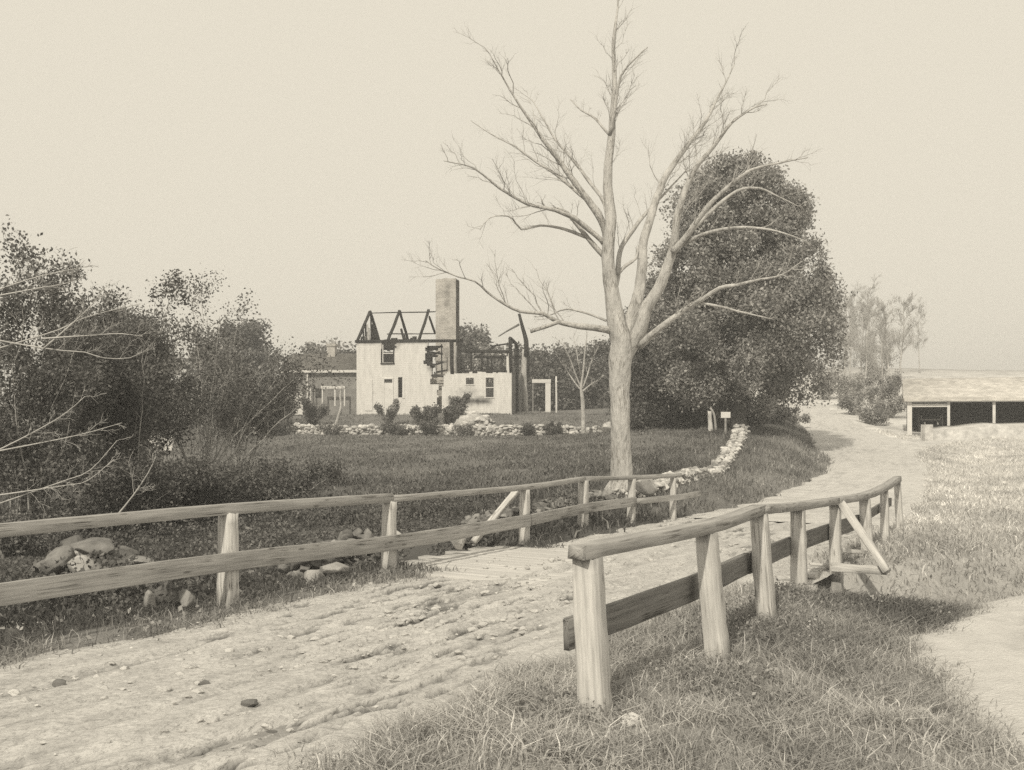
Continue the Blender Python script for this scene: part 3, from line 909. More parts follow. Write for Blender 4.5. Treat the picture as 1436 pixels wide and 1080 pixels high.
def build_stones():
    # retaining wall behind the far half of the left railing
    a = [P(655, 0, 18.9)[:2], P(700, 0, 19.9)[:2], P(760, 0, 21.6)[:2], P(830, 0, 23.6)[:2], P(862, 0, 24.6)[:2]]
    stone_wall('stone_wall', 'dark retaining wall of field stones behind the left railing by the bridge', [(q[0] - .05, q[1] + .25) for q in a], [.34, .34, .3, .28, .26], .3, 'stone', .13)
    # brook abutment, near bank
    a = [P(428, 0, 14.9)[:2], P(470, 0, 15.4)[:2], P(520, 0, 16.0)[:2], P(590, 0, 17.0)[:2]]
    stone_wall('stone_wall', 'tumbled bridge abutment of rough stones beside the second left railing post', [(q[0] - .25, q[1] + .3) for q in a], [.34, .45, .5, .55], .4, 'stone', .15)
    # wall climbing to the maple
    a = [(2.75, 26.0), (3.6, 27.6), (4.9, 30.4), (6.4, 34.5), (7.7, 38.6), (9.0, 43.0), (10.3, 48.2)]
    stone_wall('stone_wall', 'pale topped dry stone wall climbing the bank to the leafy maple', a, [.2, .2, .18, .2, .26, .4, .42], .5, 'stone_pale', .135)
    # garden wall in front of the house
    a = [(-17.5, 66.6), (-14, 66.3), (-10, 66), (-6, 66.0), (-2, 66.0), (2, 66.0), (5.4, 65.8)]
    stone_wall('stone_wall', 'long broken white stone wall across the lawn before the house', a, [.5, .6, .5, .6, .5, .6, .45], .6, 'stone_pale', .24, gap=.2)
    # rubble heap in front of the wing
    m = MB(); m.stone((-2.5, 69.3, gz1(-2.5, 69.3) + .1), (1.1, .8, .6))
    for i in range(130):
        r = min(1.5, abs(RNG.normal()) * .7); an = RNG.random() * 6.28
        x = -2.5 + math.cos(an) * r * 1.35; y = 69.3 + math.sin(an) * r * .8
        z = gz1(x, y) + max(0, .95 - r * .7) * RNG.random() ** .6
        s = RNG.uniform(.14, .34); m.stone((x, y, z), (s, s * RNG.uniform(.7, 1), s * RNG.uniform(.5, .8)))
    tag(m.build('rubble_heap', 'stone_pale'), 'loose heap of fallen pale masonry in front of the low wing', 'rubble')
    # boulders at the left edge behind the railing
    def bl(px, py, Y, sx, sy, sz, label, mat='stone', seed=1):
        c = P(px, py, Y); boulder(label, c, (sx, sy, sz), mat, 'boulders by the left railing', seed)
    bl(128, 768, 13.6, .34, .34, .11, 'flat grey slab capping the boulder pile at left', 'stone', 3)
    bl(119, 790, 13.2, .17, .16, .11, 'pale blocky stone under the flat slab at left', 'stone_pale', 4)
    bl(92, 790, 13.3, .2, .22, .17, 'dark boulder at the far left of the pile', 'stone', 5)
    bl(163, 789, 13.5, .24, .22, .14, 'rounded grey boulder right of the pale blocky stone', 'stone', 6)
    bl(196, 788, 13.6, .17, .18, .09, 'smooth low stone at the right end of the pile', 'stone', 7)
    bl(100, 765, 13.9, .16, .2, .13, 'small boulder left of the flat capping slab', 'stone', 8)
    bl(135, 800, 13.6, .6, .5, .2, 'large half buried rock under the boulder pile', 'stone', 15)
    bl(150, 778, 13.5, .14, .14, .1, 'small grey stone wedged under the right of the slab', 'stone', 41)
    bl(180, 776, 13.9, .16, .16, .1, 'flat dark stone behind the rounded grey boulder', 'stone', 42)
    bl(108, 778, 13.4, .12, .14, .1, 'small stone between the slab and the pale block', 'stone_pale', 43)
    bl(88, 812, 12.6, .1, .1, .07, 'low pale stone at far left under the slab', 'stone_pale', 44)
    bl(175, 806, 13.2, .2, .2, .12, 'broad grey stone just above the lower rail', 'stone', 45)
    bl(212, 843, 12.0, .07, .07, .13, 'pointed pale stone upright in the grass below the rail', 'stone_pale', 9)
    bl(262, 841, 12.2, .12, .1, .09, 'squat grey stone in the grass left of the big post', 'stone', 10)
    bl(231, 832, 12.5, .16, .14, .14, 'dark rock behind the pointed pale stone', 'stone', 11)
    bl(442, 811, 14.5, .14, .13, .13, 'bright white stone at the abutment end', 'stone_pale', 12)
    bl(465, 798, 14.9, .2, .16, .08, 'flat pale stone lying atop the abutment end', 'stone_pale', 13)
    bl(560, 760, 18.3, .12, .14, .16, 'upright pale stone beside the second post', 'stone_pale', 14)
    bl(905, 680, 25.6, .25, .2, .2, 'whitish stone beside the bare tree behind the rail', 'stone_pale', 16)
    bl(640, 757, 18.2, .15, .14, .17, 'white capped stone at the foot of the slanting brace', 'stone_pale', 18)
    # clods / stones on the road
    for px, py, s, lab, sd in ((287, 957, .045, 'small dark stone lying in the middle of the road', 21), (352, 986, .06, 'dark clod in a rut at the bottom of the road', 22),
                               (84, 958, .05, 'dark stone at the left edge of the road', 23), (884, 1012, .09, 'pale flat stone in the grass beside the near post', 24)):
        Y = CAMZ * F / (py - HY); c = P(px, py, Y); c[2] += s * .35 - .02
        boulder(lab, c, (s, s * .8, s * .6), 'stone' if sd != 24 else 'stone_pale', 'loose stones on the ground', sd, 'stone', 'loose_stone')
    n = 1700; SS = RNG.random(n); idx = (SS * (len(ROADS) * .36)).astype(int)
    m = MB()
    tq = np.gradient(ROADS[:, :2], axis=0); tq /= np.linalg.norm(tq, axis=1, keepdims=True)
    for i in range(n):
        j = idx[i]; f = RNG.random(); q = ROADS[j] * (1 - f) + ROADS[min(j + 1, len(ROADS) - 1)] * f
        t = RNG.uniform(-2.2, 2.2); t = t if RNG.random() < .5 else math.copysign(RNG.uniform(1.7, 2.4), t)
        x, y = q[0] - tq[j][1] * t, q[1] + tq[j][0] * t
        if not (6 < y < 24) or 12.5 < y < 20.5 and abs(t) < 1.6: continue
        sz = .006 + .013 * RNG.random() ** 3
        m.stone((x, y, q[2] - .004 + sz * .3), (sz, sz * .9, sz * .6))
    tag(m.build('gravel', 'stone_pale'), 'loose gravel scattered over the dirt road', 'gravel', kind='stuff')
    m = MB(); n = 5200
    for i in range(n):
        j = int(RNG.random() * len(ROADS) * .36); f = RNG.random(); q = ROADS[j] * (1 - f) + ROADS[min(j + 1, len(ROADS) - 1)] * f
        t = RNG.normal() * .9 + .1
        x, y = q[0] - tq[j][1] * t, q[1] + tq[j][0] * t
        if not (6 < y < 20) or fbm(np.array([x * .9]), np.array([y * .9]), 91, 3)[0] < .47: continue
        sz = .010 + .035 * RNG.random() ** 2.5
        m.stone((x, y, q[2] - .02 + sz * .25), (sz * 1.3, sz, sz * .7))
    tag(m.build('mud_clods', 'mud_road'), 'crumbled mud clods thrown up along the wheel ruts', 'clods', kind='stuff')
    # stepping blocks of the wall end, light stones in the meadow
    boulder('white boulder at the right end of the garden wall', (5.9, 65.6, gz1(5.9, 65.6) + .3), (.55, .45, .45), 'stone_pale', None, 31)


# ------------------------------------------------------------------ trees
def wander(p0, p1, n, amp, droop=0.0):
    t = np.linspace(0, 1, n)[:, None]
    s = p0 * (1 - t) + p1 * t
    nz = np.cumsum(RNG.normal(size=(n, 3)), 0); nz -= nz[0] + (nz[-1] - nz[0]) * t
    L = np.linalg.norm(p1 - p0)
    s = s + nz * amp * L / math.sqrt(n) + np.array([0, 0, 1]) * (droop * L * (t * (1 - t)) * 4)
    return s


def twigs(m, path, r0, depth, lenf, n, up=.35, sides=4, spread=1.0, rmin=.004, acc=None):
    """side shoots along a path, recursively"""
    path = np.asarray(path); k = len(path)
    for i in range(n):
        f = RNG.uniform(.25, 1.0)
        j = min(int(f * (k - 1)), k - 2); base = path[j] + (path[j + 1] - path[j]) * RNG.random()
        t = path[j + 1] - path[j]; t /= max(np.linalg.norm(t), 1e-6)
        d = RNG.normal(size=3) * spread; d -= t * np.dot(d, t); d /= max(np.linalg.norm(d), 1e-6)
        d = t * .8 + d * .8 + np.array([0, 0, up]); d /= np.linalg.norm(d)
        L = lenf * RNG.uniform(.4, 1.1) * (1.1 - .5 * f)
        q = wander(base, base + d * L, 6, .09, RNG.uniform(-.02, .08))
        rr = max(rmin, r0 * RNG.uniform(.3, .6) * (1 - .4 * f))
        m.tube(q, np.linspace(rr, max(rmin * .6, rr * .25), 6), sides, cap=False)
        if acc is not None: acc.append(q[2:])
        if depth > 1:
            twigs(m, q, rr, depth - 1, L * .55, max(2, int(n * .6)), up, 3, spread, rmin, acc)


def build_bare_tree():
    Y0 = 27.0; pm = Y0 / F
    root = thing('bare_tree', 'tall leafless pale tree forking above the railing beside the road', 'tree', P(872, 692, Y0))
    def path(pts, dy0, dy1):
        a = []
        n = len(pts)
        for i, (x, y, *_r) in enumerate(pts):
            f = i / (n - 1); a.append(P(x, y, Y0 + dy0 + (dy1 - dy0) * f))
        a = resample(np.array(a), .16)
        k = np.arange(len(a)); fd = smooth(0, 8, k) * .5 + .1; sd = RNG.integers(0, 999)
        for c in range(3):
            a[:, c] += (fbm(k * .22, k * 0 + c * 5.3, sd, 3) - .5) * .17 * fd
        return a
    def rad(pts, n):
        r = np.array([q[2] for q in pts]) * pm * .82
        return np.interp(np.linspace(0, 1, n), np.linspace(0, 1, len(r)), r)
    # trunk with main left stem and leader as one mesh
    tr = MB()
    trunk = [(874, 712, 25), (872, 694, 20.5), (871, 660, 18), (870, 600, 16.8), (869, 550, 16.5), (870, 515, 17.5), (872, 492, 20), (871, 478, 18), (865, 458, 15), (860, 430, 12.5), (855, 395, 11), (852, 362, 10), (855, 335, 9), (857, 305, 8), (852, 273, 7),
             (852, 230, 6.2), (856, 188, 5.2), (860, 150, 4.6), (861, 110, 3.8), (860, 70, 3.0), (864, 30, 2.0), (866, -10, 1.2)]
    pt = path(trunk, 0, -.6); tr.tube(pt, rad(trunk, len(pt)), 14, jitter=.05)
    for k in range(6):
        an = k * 1.26 + .4; q = pt[2]
        c = np.array([math.cos(an), math.sin(an), 0])
        tr.tube(np.array([q + np.array([0, 0, .45]), q + c * .26 + [0, 0, .12], q + c * .5 + [0, 0, -.12], q + c * .85 + [0, 0, -.4]]), [.2, .17, .12, .05], 7, jitter=.1)
    mid = [(871, 505, 12), (876, 478, 12.5), (885, 443, 11), (894, 413, 10), (900, 375, 8.6), (904, 337, 7.8), (913, 308, 7), (924, 273, 6.2), (941, 235, 5.2), (962, 205, 4.2), (983, 179, 3.2), (1000, 149, 2.4), (1017, 118, 1.4), (1030, 90, .8)]
    p2 = path(mid, 0, 1.8); tr.tube(p2, rad(mid, len(p2)), 10, jitter=.06)
    rgt = [(873, 505, 12), (884, 486, 12.5), (898, 460, 11.5), (907, 428, 10), (927, 397, 9.4), (940, 360, 8.6), (945, 337, 7.5), (948, 307, 6.6), (958, 273, 5.6), (975, 239, 4.4), (987, 222, 3.8), (1005, 196, 3.2), (1026, 171, 2.4), (1056, 151, 1.5), (1075, 147, .8)]
    p3 = path(rgt, 0, -1.6); tr.tube(p3, rad(rgt, len(p3)), 10, jitter=.06)
    tr.build('trunk', 'bark_pale', root, smooth_=True)
    L = [
        ([(853, 345, 6.5), (843, 307, 6), (813, 264, 5.2), (787, 230, 4.2), (757, 188, 3.2), (728, 145, 2.2), (700, 98, 1.3), (685, 74, .7)], -.1, -1.5),
        ([(853, 315, 4), (845, 281, 3.6), (820, 246, 3), (795, 216, 2.3), (765, 172, 1.6), (745, 140, .9)], .1, 2.0),
        ([(849, 330, 4), (840, 298, 3.6), (813, 273, 3.3), (787, 251, 2.8), (745, 222, 2.2), (715, 200, 1.6), (685, 185, 1.1), (660, 169, .6)], -.2, 1.2),
        ([(852, 350, 4.6), (843, 337, 4.4), (813, 311, 3.9), (779, 296, 3.4), (740, 286, 2.8), (711, 269, 2.2), (677, 245, 1.6), (655, 232, 1.1), (622, 225, .6)], -.1, -2.4),
        ([(851, 364, 5), (826, 337, 4.6), (809, 315, 4), (796, 298, 3.2), (783, 293, 2.6), (766, 292, 2), (760, 280, 1.2)], -.2, -.9),
        ([(822, 333, 3), (792, 322, 2.6), (758, 316, 2.3), (732, 321, 1.9), (718, 306, 1.4), (703, 303, 1.2), (685, 306, .9), (672, 321, .6)], -.3, -1.8),
        ([(862, 405, 5), (866, 388, 5), (870, 354, 4.4), (877, 337, 4), (894, 315, 3.3), (915, 290, 2.4), (938, 262, 1.6), (960, 240, .8)], .2, 1.6),
        ([(866, 385, 3.4), (878, 372, 3.2), (892, 362, 2.6), (894, 345, 1.8)], .2, .7),
        ([(943, 354, 6), (962, 332, 5.4), (977, 309, 4.6), (996, 286, 3.8), (1022, 260, 3), (1051, 239, 2.2), (1085, 230, 1.5), (1132, 222, .7)], -.8, -2.6),
        ([(970, 322, 3.8), (1005, 290, 3.2), (1034, 269, 2.6), (1064, 264, 2), (1092, 276, 1.3), (1120, 291, .7)], -.9, -1.2),
        ([(958, 344, 3.6), (983, 330, 3), (1013, 323, 2.6), (1047, 320, 2.1), (1090, 324, 1.4), (1132, 338, .7)], -.8, -3.2),
        ([(897, 486, 6.5), (911, 472, 6), (936, 452, 5), (966, 430, 4.3), (988, 417, 3.7), (1009, 403, 3.1), (1039, 398, 2.4), (1068, 392, 1.9), (1098, 384, 1.3), (1126, 366, .7)], -.2, -2.8),
        ([(978, 424, 2.4), (1010, 430, 2), (1038, 437, 1.5), (1080, 446, .7)], -1.2, -1.9),
        ([(866, 468, 6.5), (851, 462, 6.2), (821, 458, 5.4), (783, 450, 4.4), (762, 439, 3.6), (728, 437, 3), (706, 426, 2.5), (681, 409, 2), (664, 396, 1.6), (642, 390, 1.3), (617, 379, .9), (598, 365, .6)], -.1, -2.2),
        ([(785, 451, 3.6), (765, 458, 3.4), (744, 465, 3)], -1.0, -.7),
        ([(850, 450, 2.2), (821, 439, 1.8), (794, 433, 1.5), (770, 441, 1.1), (750, 443, .6)], -.1, .9),
        ([(856, 190, 3.4), (862, 154, 3.0), (870, 107, 2.4), (888, 85, 1.6), (908, 66, .9)], -.5, -1.2),
        ([(854, 188, 2.6), (835, 168, 2.2), (815, 155, 1.6), (800, 140, .9)], -.5, .6),
    ]
    for pts, a, b in L:
        m = MB(); q = path(pts, a, b)
        m.tube(q, np.maximum(rad(pts, len(q)), .008), 8, jitter=.09)
        ln = np.linalg.norm(np.diff(q, axis=0), axis=1).sum()
        twigs(m, q, pts[0][2] * pm * .32, 2, min(1.5, ln * .3), int(6 + ln * 2.3), .3, 4, rmin=.002)
        m.build('branch', 'bark_pale', root, smooth_=True)
    # finer shoots on leader and stems
    m = MB()
    for q, r in ((pt[len(pt) // 2:], 4), (p2[len(p2) // 3:], 4), (p3[len(p3) // 3:], 4)):
        twigs(m, q, r * pm * .45, 2, 1.6, 22, .4, 4, rmin=.002)
    m.build('crown', 'bark_pale', root)


def crown_points(n_cl, per, prof, z0, z1, cl_r, cx=0, cy=0, shell=.55, squash=.8, seed=0):
    """leaf positions: clumps through a crown whose radius at height t is prof(t)"""
    r = np.random.default_rng(seed)
    t = r.random(n_cl); rr = prof(t)
    keep = r.random(n_cl) < (rr / rr.max()) ** 1.2
    t = t[keep]; rr = rr[keep]
    an = r.random(len(t)) * 2 * np.pi
    keep2 = vnoise(an * 2.1 + 9, t * 9, seed + 8) > .2
    t = t[keep2]; rr = rr[keep2]; an = an[keep2]
    f = (shell + (1 - shell) * r.random(len(t)) ** .5) * r.choice([1, 1, .55], len(t))
    lump = .82 + .34 * vnoise(an * 1.9, t * 9, seed + 5)
    rad = rr * f * lump
    c = np.stack([cx + np.cos(an) * rad, cy + np.sin(an) * rad, z0 + (z1 - z0) * t], 1)
    m = (per * (.5 + r.random(len(c)))).astype(int)
    rep = np.repeat(c, m, axis=0)
    sc = np.repeat(cl_r * (.6 + .7 * r.random(len(c))), m)
    off = r.normal(size=rep.shape) * [1, 1, squash]
    off /= np.maximum(np.linalg.norm(off, axis=1, keepdims=True), 1e-6)
    off *= (r.random(len(rep)) ** .5 * (1 + .7 * r.random(len(rep)) ** 3))[:, None]
    return rep + off * sc[:, None], c


def leafy_tree(name, label, cat, base, h, prof, z0f, leaf, n_cl, per, cl_r, leafmat='leaf_dark', bark='bark_dark', trunk_r=.25, seed=0, group=None, shell=.5, origin=True, ntw=10):
    root = thing(name, label, cat, base, group)
    b = np.asarray(base, float)
    tm = MB()
    tp = wander(b + [0, 0, -.2], b + [RNG.normal() * .2, RNG.normal() * .2, h * .8], 10, .02)
    tm.tube(tp, np.linspace(trunk_r, trunk_r * .15, 10), 8, jitter=.05)
    for i in range(ntw):
        k = RNG.integers(3, 9); p = tp[k]; an = RNG.random() * 6.28; rr = prof(np.array([k / 10]))[0] * .75
        e = p + [math.cos(an) * rr, math.sin(an) * rr, h * .13 * RNG.uniform(.3, 1.3)]
        q = wander(p, e, 7, .06); tm.tube(q, np.linspace(trunk_r * .3, trunk_r * .06, 7), 5)
    tm.build('trunk', bark, root, smooth_=True)
    pts, cl = crown_points(n_cl, per, prof, h * z0f, h, cl_r, shell=shell, seed=seed)
    lm = MB(); lm.leaves(pts + b, leaf); lm.build('crown', leafmat, root)
    return root


def shrub(name, label, base, h, spread, nstem, nleaf, leaf, leafmat='leaf_dark', barkmat='twig_pale', lean=(0, 0), r0=.03, seed=0, group=None, leafy_lo=.25, ntwig=6, cat='shrub', density=None):
    root = thing(name, label, cat, base, group)
    b = np.asarray(base, float); ends = []
    for i in range(nstem):
        an = RNG.random() * 6.28; rr = spread * math.sqrt(RNG.random())
        bb = b + [RNG.normal() * .12 * spread * .4, RNG.normal() * .12 * spread * .4, -.1]
        e = b + [math.cos(an) * rr + lean[0] * h, math.sin(an) * rr * .8 + lean[1] * h, h * RNG.uniform(.62, 1.0) * (1 - .25 * (rr / spread) ** 2)]
        q = wander(bb, e, 12, .05, .05)
        m = MB(); m.tube(q, np.linspace(r0, r0 * .2, 12), 5, cap=False)
        acc = []; twigs(m, q, r0 * .6, 2, h * .24, ntwig, .35, 3, rmin=.004, acc=acc)
        m.build('stem', barkmat, root)
        ends += [a for a in acc if a[0][2] > b[2] + h * leafy_lo * .8]; ends.append(q[int(len(q) * max(leafy_lo, .2)):])
    ends = np.concatenate(ends)
    k = RNG.integers(0, len(ends), max(20, nleaf // 14))
    cl = ends[k] + RNG.normal(size=(len(k), 3)) * spread * .035
    pts = np.repeat(cl, 14, axis=0); pts = pts + RNG.normal(size=pts.shape) * (.05 + spread * .035)
    pts = pts[pts[:, 2] > b[2] - .05]
    lm = MB(); lm.leaves(pts, leaf); lm.build('foliage', leafmat, root)
    return root


def prof_dome(r, k=.5):
    return lambda t: r * np.sqrt(np.clip(1 - ((np.asarray(t) - .35) / .68) ** 2, 0.02, 1))


def build_trees():
    build_bare_tree()
    # big maple
    yb = 50.0; xm = (1036 - HX) / F * yb; zb = gz1(xm, yb)
    ts = np.array([0, .1, .31, .52, .82, .95, 1.0]); rs = np.array([2.3, 3.75, 4.75, 3.9, 3.1, 1.8, .6])
    leafy_tree('maple_tree', 'great dark leafy maple behind the bare tree at the bend', 'tree', (xm, yb, zb), 12.7, lambda t: np.interp(t, ts, rs), 0.09, .145, 900, 270, .62,
               'leaf_mid', 'bark_dark', .42, seed=4, shell=.45, ntw=16)
    # second darker mass left of the maple, behind the bare trunk
    leafy_tree('maple_tree', 'lower dark tree filling the gap left of the great maple', 'tree', (8.2, 56, gz1(8.2, 56)), 7.2, prof_dome(2.9), 0.02, .16, 300, 260, .7, 'leaf_dark', 'bark_dark', .25, seed=14)
    # alder thicket at left
    def z(x, y): return gz1(x, y)
    sh = [
        ('big dark alder thicket at the far left edge', (-10.0, 22, None), 7.2, 2.3, 18, 33000, .075, 'leaf_dark', (0.02, 0), .022, .25),
        ('tall dark shrub at the left, behind the sweeping bare boughs', (-9.0, 24.5, None), 6.0, 1.9, 14, 25000, .075, 'leaf_dark', (0, 0), .022, .25),
        ('fanning alder clump with pale crossing stems in the meadow corner', (-8.6, 29.5, None), 6.2, 2.6, 22, 14000, .07, 'leaf_dark', (.10, 0), .028, .45),
        ('airy willow clump left of the fanning alder', (-10.9, 31.5, None), 6.0, 2.0, 15, 16000, .075, 'leaf_dark', (0, 0), .026, .35),
        ('low spreading bush right of the fanning alder', (-8.7, 34, None), 5.2, 1.8, 11, 18000, .075, 'leaf_dark', (.06, 0), .026, .35),
        ('dense dark undergrowth bush low behind the left railing', (-9.4, 20.3, None), 2.1, 2.4, 12, 22000, .07, 'leaf_dark', (0, 0), .02, .1),
        ('low dark bush in front of the fanning alder stems', (-7.3, 24.5, None), 1.5, 1.9, 12, 17000, .07, 'leaf_dark', (0, 0), .018, .05),
        ('leafy undergrowth bush below the sweeping pale boughs', (-8.2, 23.0, None), 1.9, 2.0, 12, 20000, .07, 'leaf_dark', (0, 0), .018, .05),
        ('brambly low growth between the thicket and the meadow', (-5.6, 26.5, None), 1.1, 1.7, 12, 11000, .07, 'leaf_dark', (0, 0), .016, .05),
        ('tall dark bush filling the middle of the thicket', (-9.6, 27, None), 5.4, 1.8, 12, 26000, .075, 'leaf_dark', (0, 0), .024, .2),
    ]
    for i, (lab, (x, y, _), h, sp, ns, nl, lf, mt, ln, r0, lo) in enumerate(sh):
        shrub('alder_shrub', lab, (x, y, z(x, y)), h, sp, ns, nl, lf, mt, 'twig_pale', ln, r0, group='shrubs along the brook at left', leafy_lo=lo, ntwig=9)
    # bare pale boughs reaching in from the left
    bt = thing('leaning_sapling', 'leaning bare sapling with pale boughs sweeping over the dark thicket', 'sapling', (-9.9, 20.4, z(-9.9, 20.4)))
    bp = [[(-40, 500), (60, 470), (91, 459), (104, 452), (134, 441), (197, 426)], [(-40, 470), (40, 485), (90, 492), (119, 494), (145, 502), (182, 502), (208, 489)], [(-40, 420), (40, 392), (91, 380), (130, 372)],
          [(60, 490), (108, 448), (130, 426), (145, 404)], [(-30, 420), (50, 405), (90, 398), (120, 388)], [(-40, 650), (40, 610), (90, 581), (119, 556)], [(-40, 640), (88, 615), (130, 605), (171, 593)],
          [(-40, 720), (91, 674), (127, 659), (164, 618)], [(-40, 700), (91, 681), (123, 674), (160, 644)], [(150, 740), (186, 696), (208, 663), (219, 640)], [(60, 475), (134, 470), (170, 468), (200, 472)]]
    for k, b in enumerate(bp):
        m = MB(); q = resample(np.array([P(x, y, 20.3 - .06 * k) for x, y in b]), .2)
        m.tube(q, np.linspace(.02, .006, len(q)), 6)
        twigs(m, q, .012, 2, .7, 9, .15, 4, rmin=.004)
        m.build('bough', 'twig_pale', bt)
    # small bare tree in the lawn
    st = thing('young_tree', 'slender leafless young tree with a pale trunk by the garden wall', 'tree', P(818, 613, 64))
    m = MB(); tr = [(818, 618), (818, 590), (817, 560), (815, 543), (818, 520), (820, 495), (823, 470), (822, 455)]
    q = resample(np.array([P(x, y, 64) for x, y in tr]), .3); m.tube(q, np.interp(np.linspace(0, 1, len(q)), [0, .4, .5, 1], [.15, .11, .07, .015]), 8)
    m.build('trunk', 'bark_pale', st, smooth_=True)
    for b in ([(815, 545), (806, 522), (800, 505), (792, 488), (782, 476)], [(817, 545), (824, 525), (830, 505), (838, 488)], [(815, 548), (805, 535), (795, 520), (786, 508)], [(818, 540), (812, 515), (808, 490), (804, 470)], [(818, 548), (830, 538), (842, 532)]):
        m = MB(); q = resample(np.array([P(x, y, 64 + RNG.normal() * .3) for x, y in b]), .3); m.tube(q, np.linspace(.06, .012, len(q)), 5)
        twigs(m, q, .04, 2, .9, 7, .5, 3, rmin=.01); m.build('branch', 'bark_pale', st)
    # bushes in the garden
    gb = [('round leafy garden bush before the burnt doorway', (-8.05, 69.5), 1.9, .95, 3800, .13, 'leaf_mid'), ('widest dark bush below the gap in the house front', (-5.6, 68.3), 1.9, 1.5, 6000, .13, 'leaf_dark'),
          ('dark bush directly under the ruined hearth', (-4.2, 69.0), 1.6, 1.1, 4000, .13, 'leaf_dark'), ('weedy bush against the white wing wall', (-3.4, 71.0), 2.2, .9, 2600, .12, 'leaf_dark'),
          ('low scrub bush left of the white house corner', (-13.2, 69.5), 1.7, 1.5, 4500, .14, 'leaf_dark'), ('scrubby bush near the outbuilding porch', (-15.4, 71), 2.0, 1.4, 4500, .14, 'leaf_dark'),
          ('short bush growing over the garden wall at centre', (-7.0, 65.4), .9, .9, 2200, .11, 'leaf_dark'), ('short bush before the garden wall right of the rubble', (1.1, 65.3), .8, .7, 1600, .11, 'leaf_dark'),
          ('dark bush by the garden wall below the outbuilding', (-14.6, 65.2), 1.0, 1.2, 2600, .12, 'leaf_dark'), ('leafy clump breaking the garden wall at its left end', (-16.5, 65.3), .9, .9, 2000, .1, 'leaf_mid'), ('weed clump at the garden wall below the white house corner', (-10.9, 65.2), .8, .8, 2000, .1, 'leaf_mid'), ('weed clump at the garden wall below the wide bush', (-5.0, 65.2), 1.1, 1.1, 2600, .1, 'leaf_dark'), ('weed clump at the garden wall under the rubble', (-2.9, 65.2), .7, .9, 2000, .1, 'leaf_mid'), ('small clump at the wall left of the slender tree', (2.6, 65.2), .8, .7, 1500, .11, 'leaf_dark')]
    for lab, (x, y), h, sp, nl, lf, mt in gb:
        shrub('garden_bush', lab, (x, y, z(x, y)), h, sp, 6, nl, lf, mt, 'bark_dark', (0, 0), .02, group='bushes around the burnt house', leafy_lo=.05, ntwig=3)
    # tree belts behind the house: four grown kinds copied about
    kinds = []
    for k, (h, r, nc, mt) in enumerate(((7.5, 2.9, 170, 'leaf_dark'), (6.5, 3.0, 160, 'leaf_mid'), (5.4, 2.6, 150, 'leaf_dark'))):
        t = leafy_tree('orchard_tree', 'x', 'tree', (0, 0, 0), h, prof_dome(r), .03, .34, nc, 70, .85, mt, 'bark_dark', .2, seed=30 + k, ntw=6)
        kinds.append(t)
    spots = [(0, -23, 92, 1.05, 'bushy tree farthest left behind the outbuilding'), (1, -17.5, 99, 1.0, 'rounded tree rising above the outbuilding roof'), (2, -13.6, 96, 1.1, 'low tree showing left of the white house corner'),
             (0, -4.0, 98, 1.0, 'dark tree seen right of the tall chimney'), (1, -1.6, 95, .85, 'rounded tree seen through the burnt wing frame'), (2, 1.2, 97, 1.0, 'small tree behind the charred wing post'),
             (2, 3.2, 90, .95, 'dark tree behind the standing white door frame'), (1, 5.6, 92, .8, 'bushy tree right of the white door frame'), (0, 7.6, 90, .72, 'dark tree behind the slender bare tree'),
             (2, 10.2, 88, .95, 'dark tree partly hidden by the bare trunk'), (1, 13.0, 90, .9, 'mid toned tree behind the leafy maple'), (0, -30, 80, .95, 'tall tree behind the left thicket'),
             (1, -26, 72, .9, 'rounded tree behind the fanning alder'), (2, -34, 60, 1.1, 'dense tree beyond the far left thicket'), (1, -20.5, 74, .85, 'tree filling the gap beside the outbuilding'), (0, -40, 70, 1.0, 'tree at the extreme left background')]
    used = set()
    for k, x, y, s, lab in spots:
        loc = (x, y, z(x, y) - .1)
        if k not in used:
            used.add(k); t = kinds[k]; t.location = loc; t.scale = (s, s, s); t.rotation_euler[2] = x; tag(t, lab, 'tree', 'trees behind the burnt house')
        else:
            dup(kinds[k], loc, x * 1.7, s, lab, 'trees behind the burnt house')
    # pale bare trees on the right hillside
    bk = []
    for k in range(3):
        h = (8.5, 7.0, 6.0)[k]
        root = thing('birch_tree', 'x', 'tree', (0, 0, 0))
        m = MB(); tp = wander(np.array([0, 0, -.2]), np.array([.3, 0, h]), 12, .02); m.tube(tp, np.linspace(.09, .015, 12), 6); m.build('trunk', 'bark_pale', root)
        m = MB(); twigs(m, tp, .05, 3, h * .36, 24, .45, 3, rmin=.008); m.build('crown', 'twig_pale', root)
        bk.append(root)
    bs = [(0, 1160, 580, 105, 1.0, 'bare pale tree just right of the maple'), (1, 1182, 585, 100, 1.1, 'second bare tree right of the maple'), (2, 1205, 590, 96, 1.2, 'bare tree above the middle of the hill road'),
          (0, 1222, 592, 104, 1.05, 'bare tree behind the brush by the hill road'), (1, 1236, 604, 82, .95, 'pale double trunk tree left of the shed'), (2, 1262, 600, 100, 1.2, 'bare tree rising behind the shed corner'),
          (0, 1290, 595, 112, .8, 'bare tree behind the shed roof'), (1, 1171, 580, 112, 1.1, 'faint bare tree far behind the two right of the maple'), (0, 1213, 580, 92, .9, 'slim bare tree between the brush clumps'), (2, 1246, 580, 94, 1.2, 'slim bare tree left of the shed corner'), (1, 1192, 580, 110, 1.2, 'faint bare tree in the middle of the hillside thicket'),]
    used = set()
    for k, px, py, Y, s, lab in bs:
        x = (px - HX) / F * Y; loc = (x, Y, z(x, Y))
        if k not in used:
            used.add(k); t = bk[k]; t.location = loc; t.scale = (s, s, s); tag(t, lab, 'tree', 'bare trees on the right hillside')
        else:
            dup(bk[k], loc, px, s, lab, 'bare trees on the right hillside')
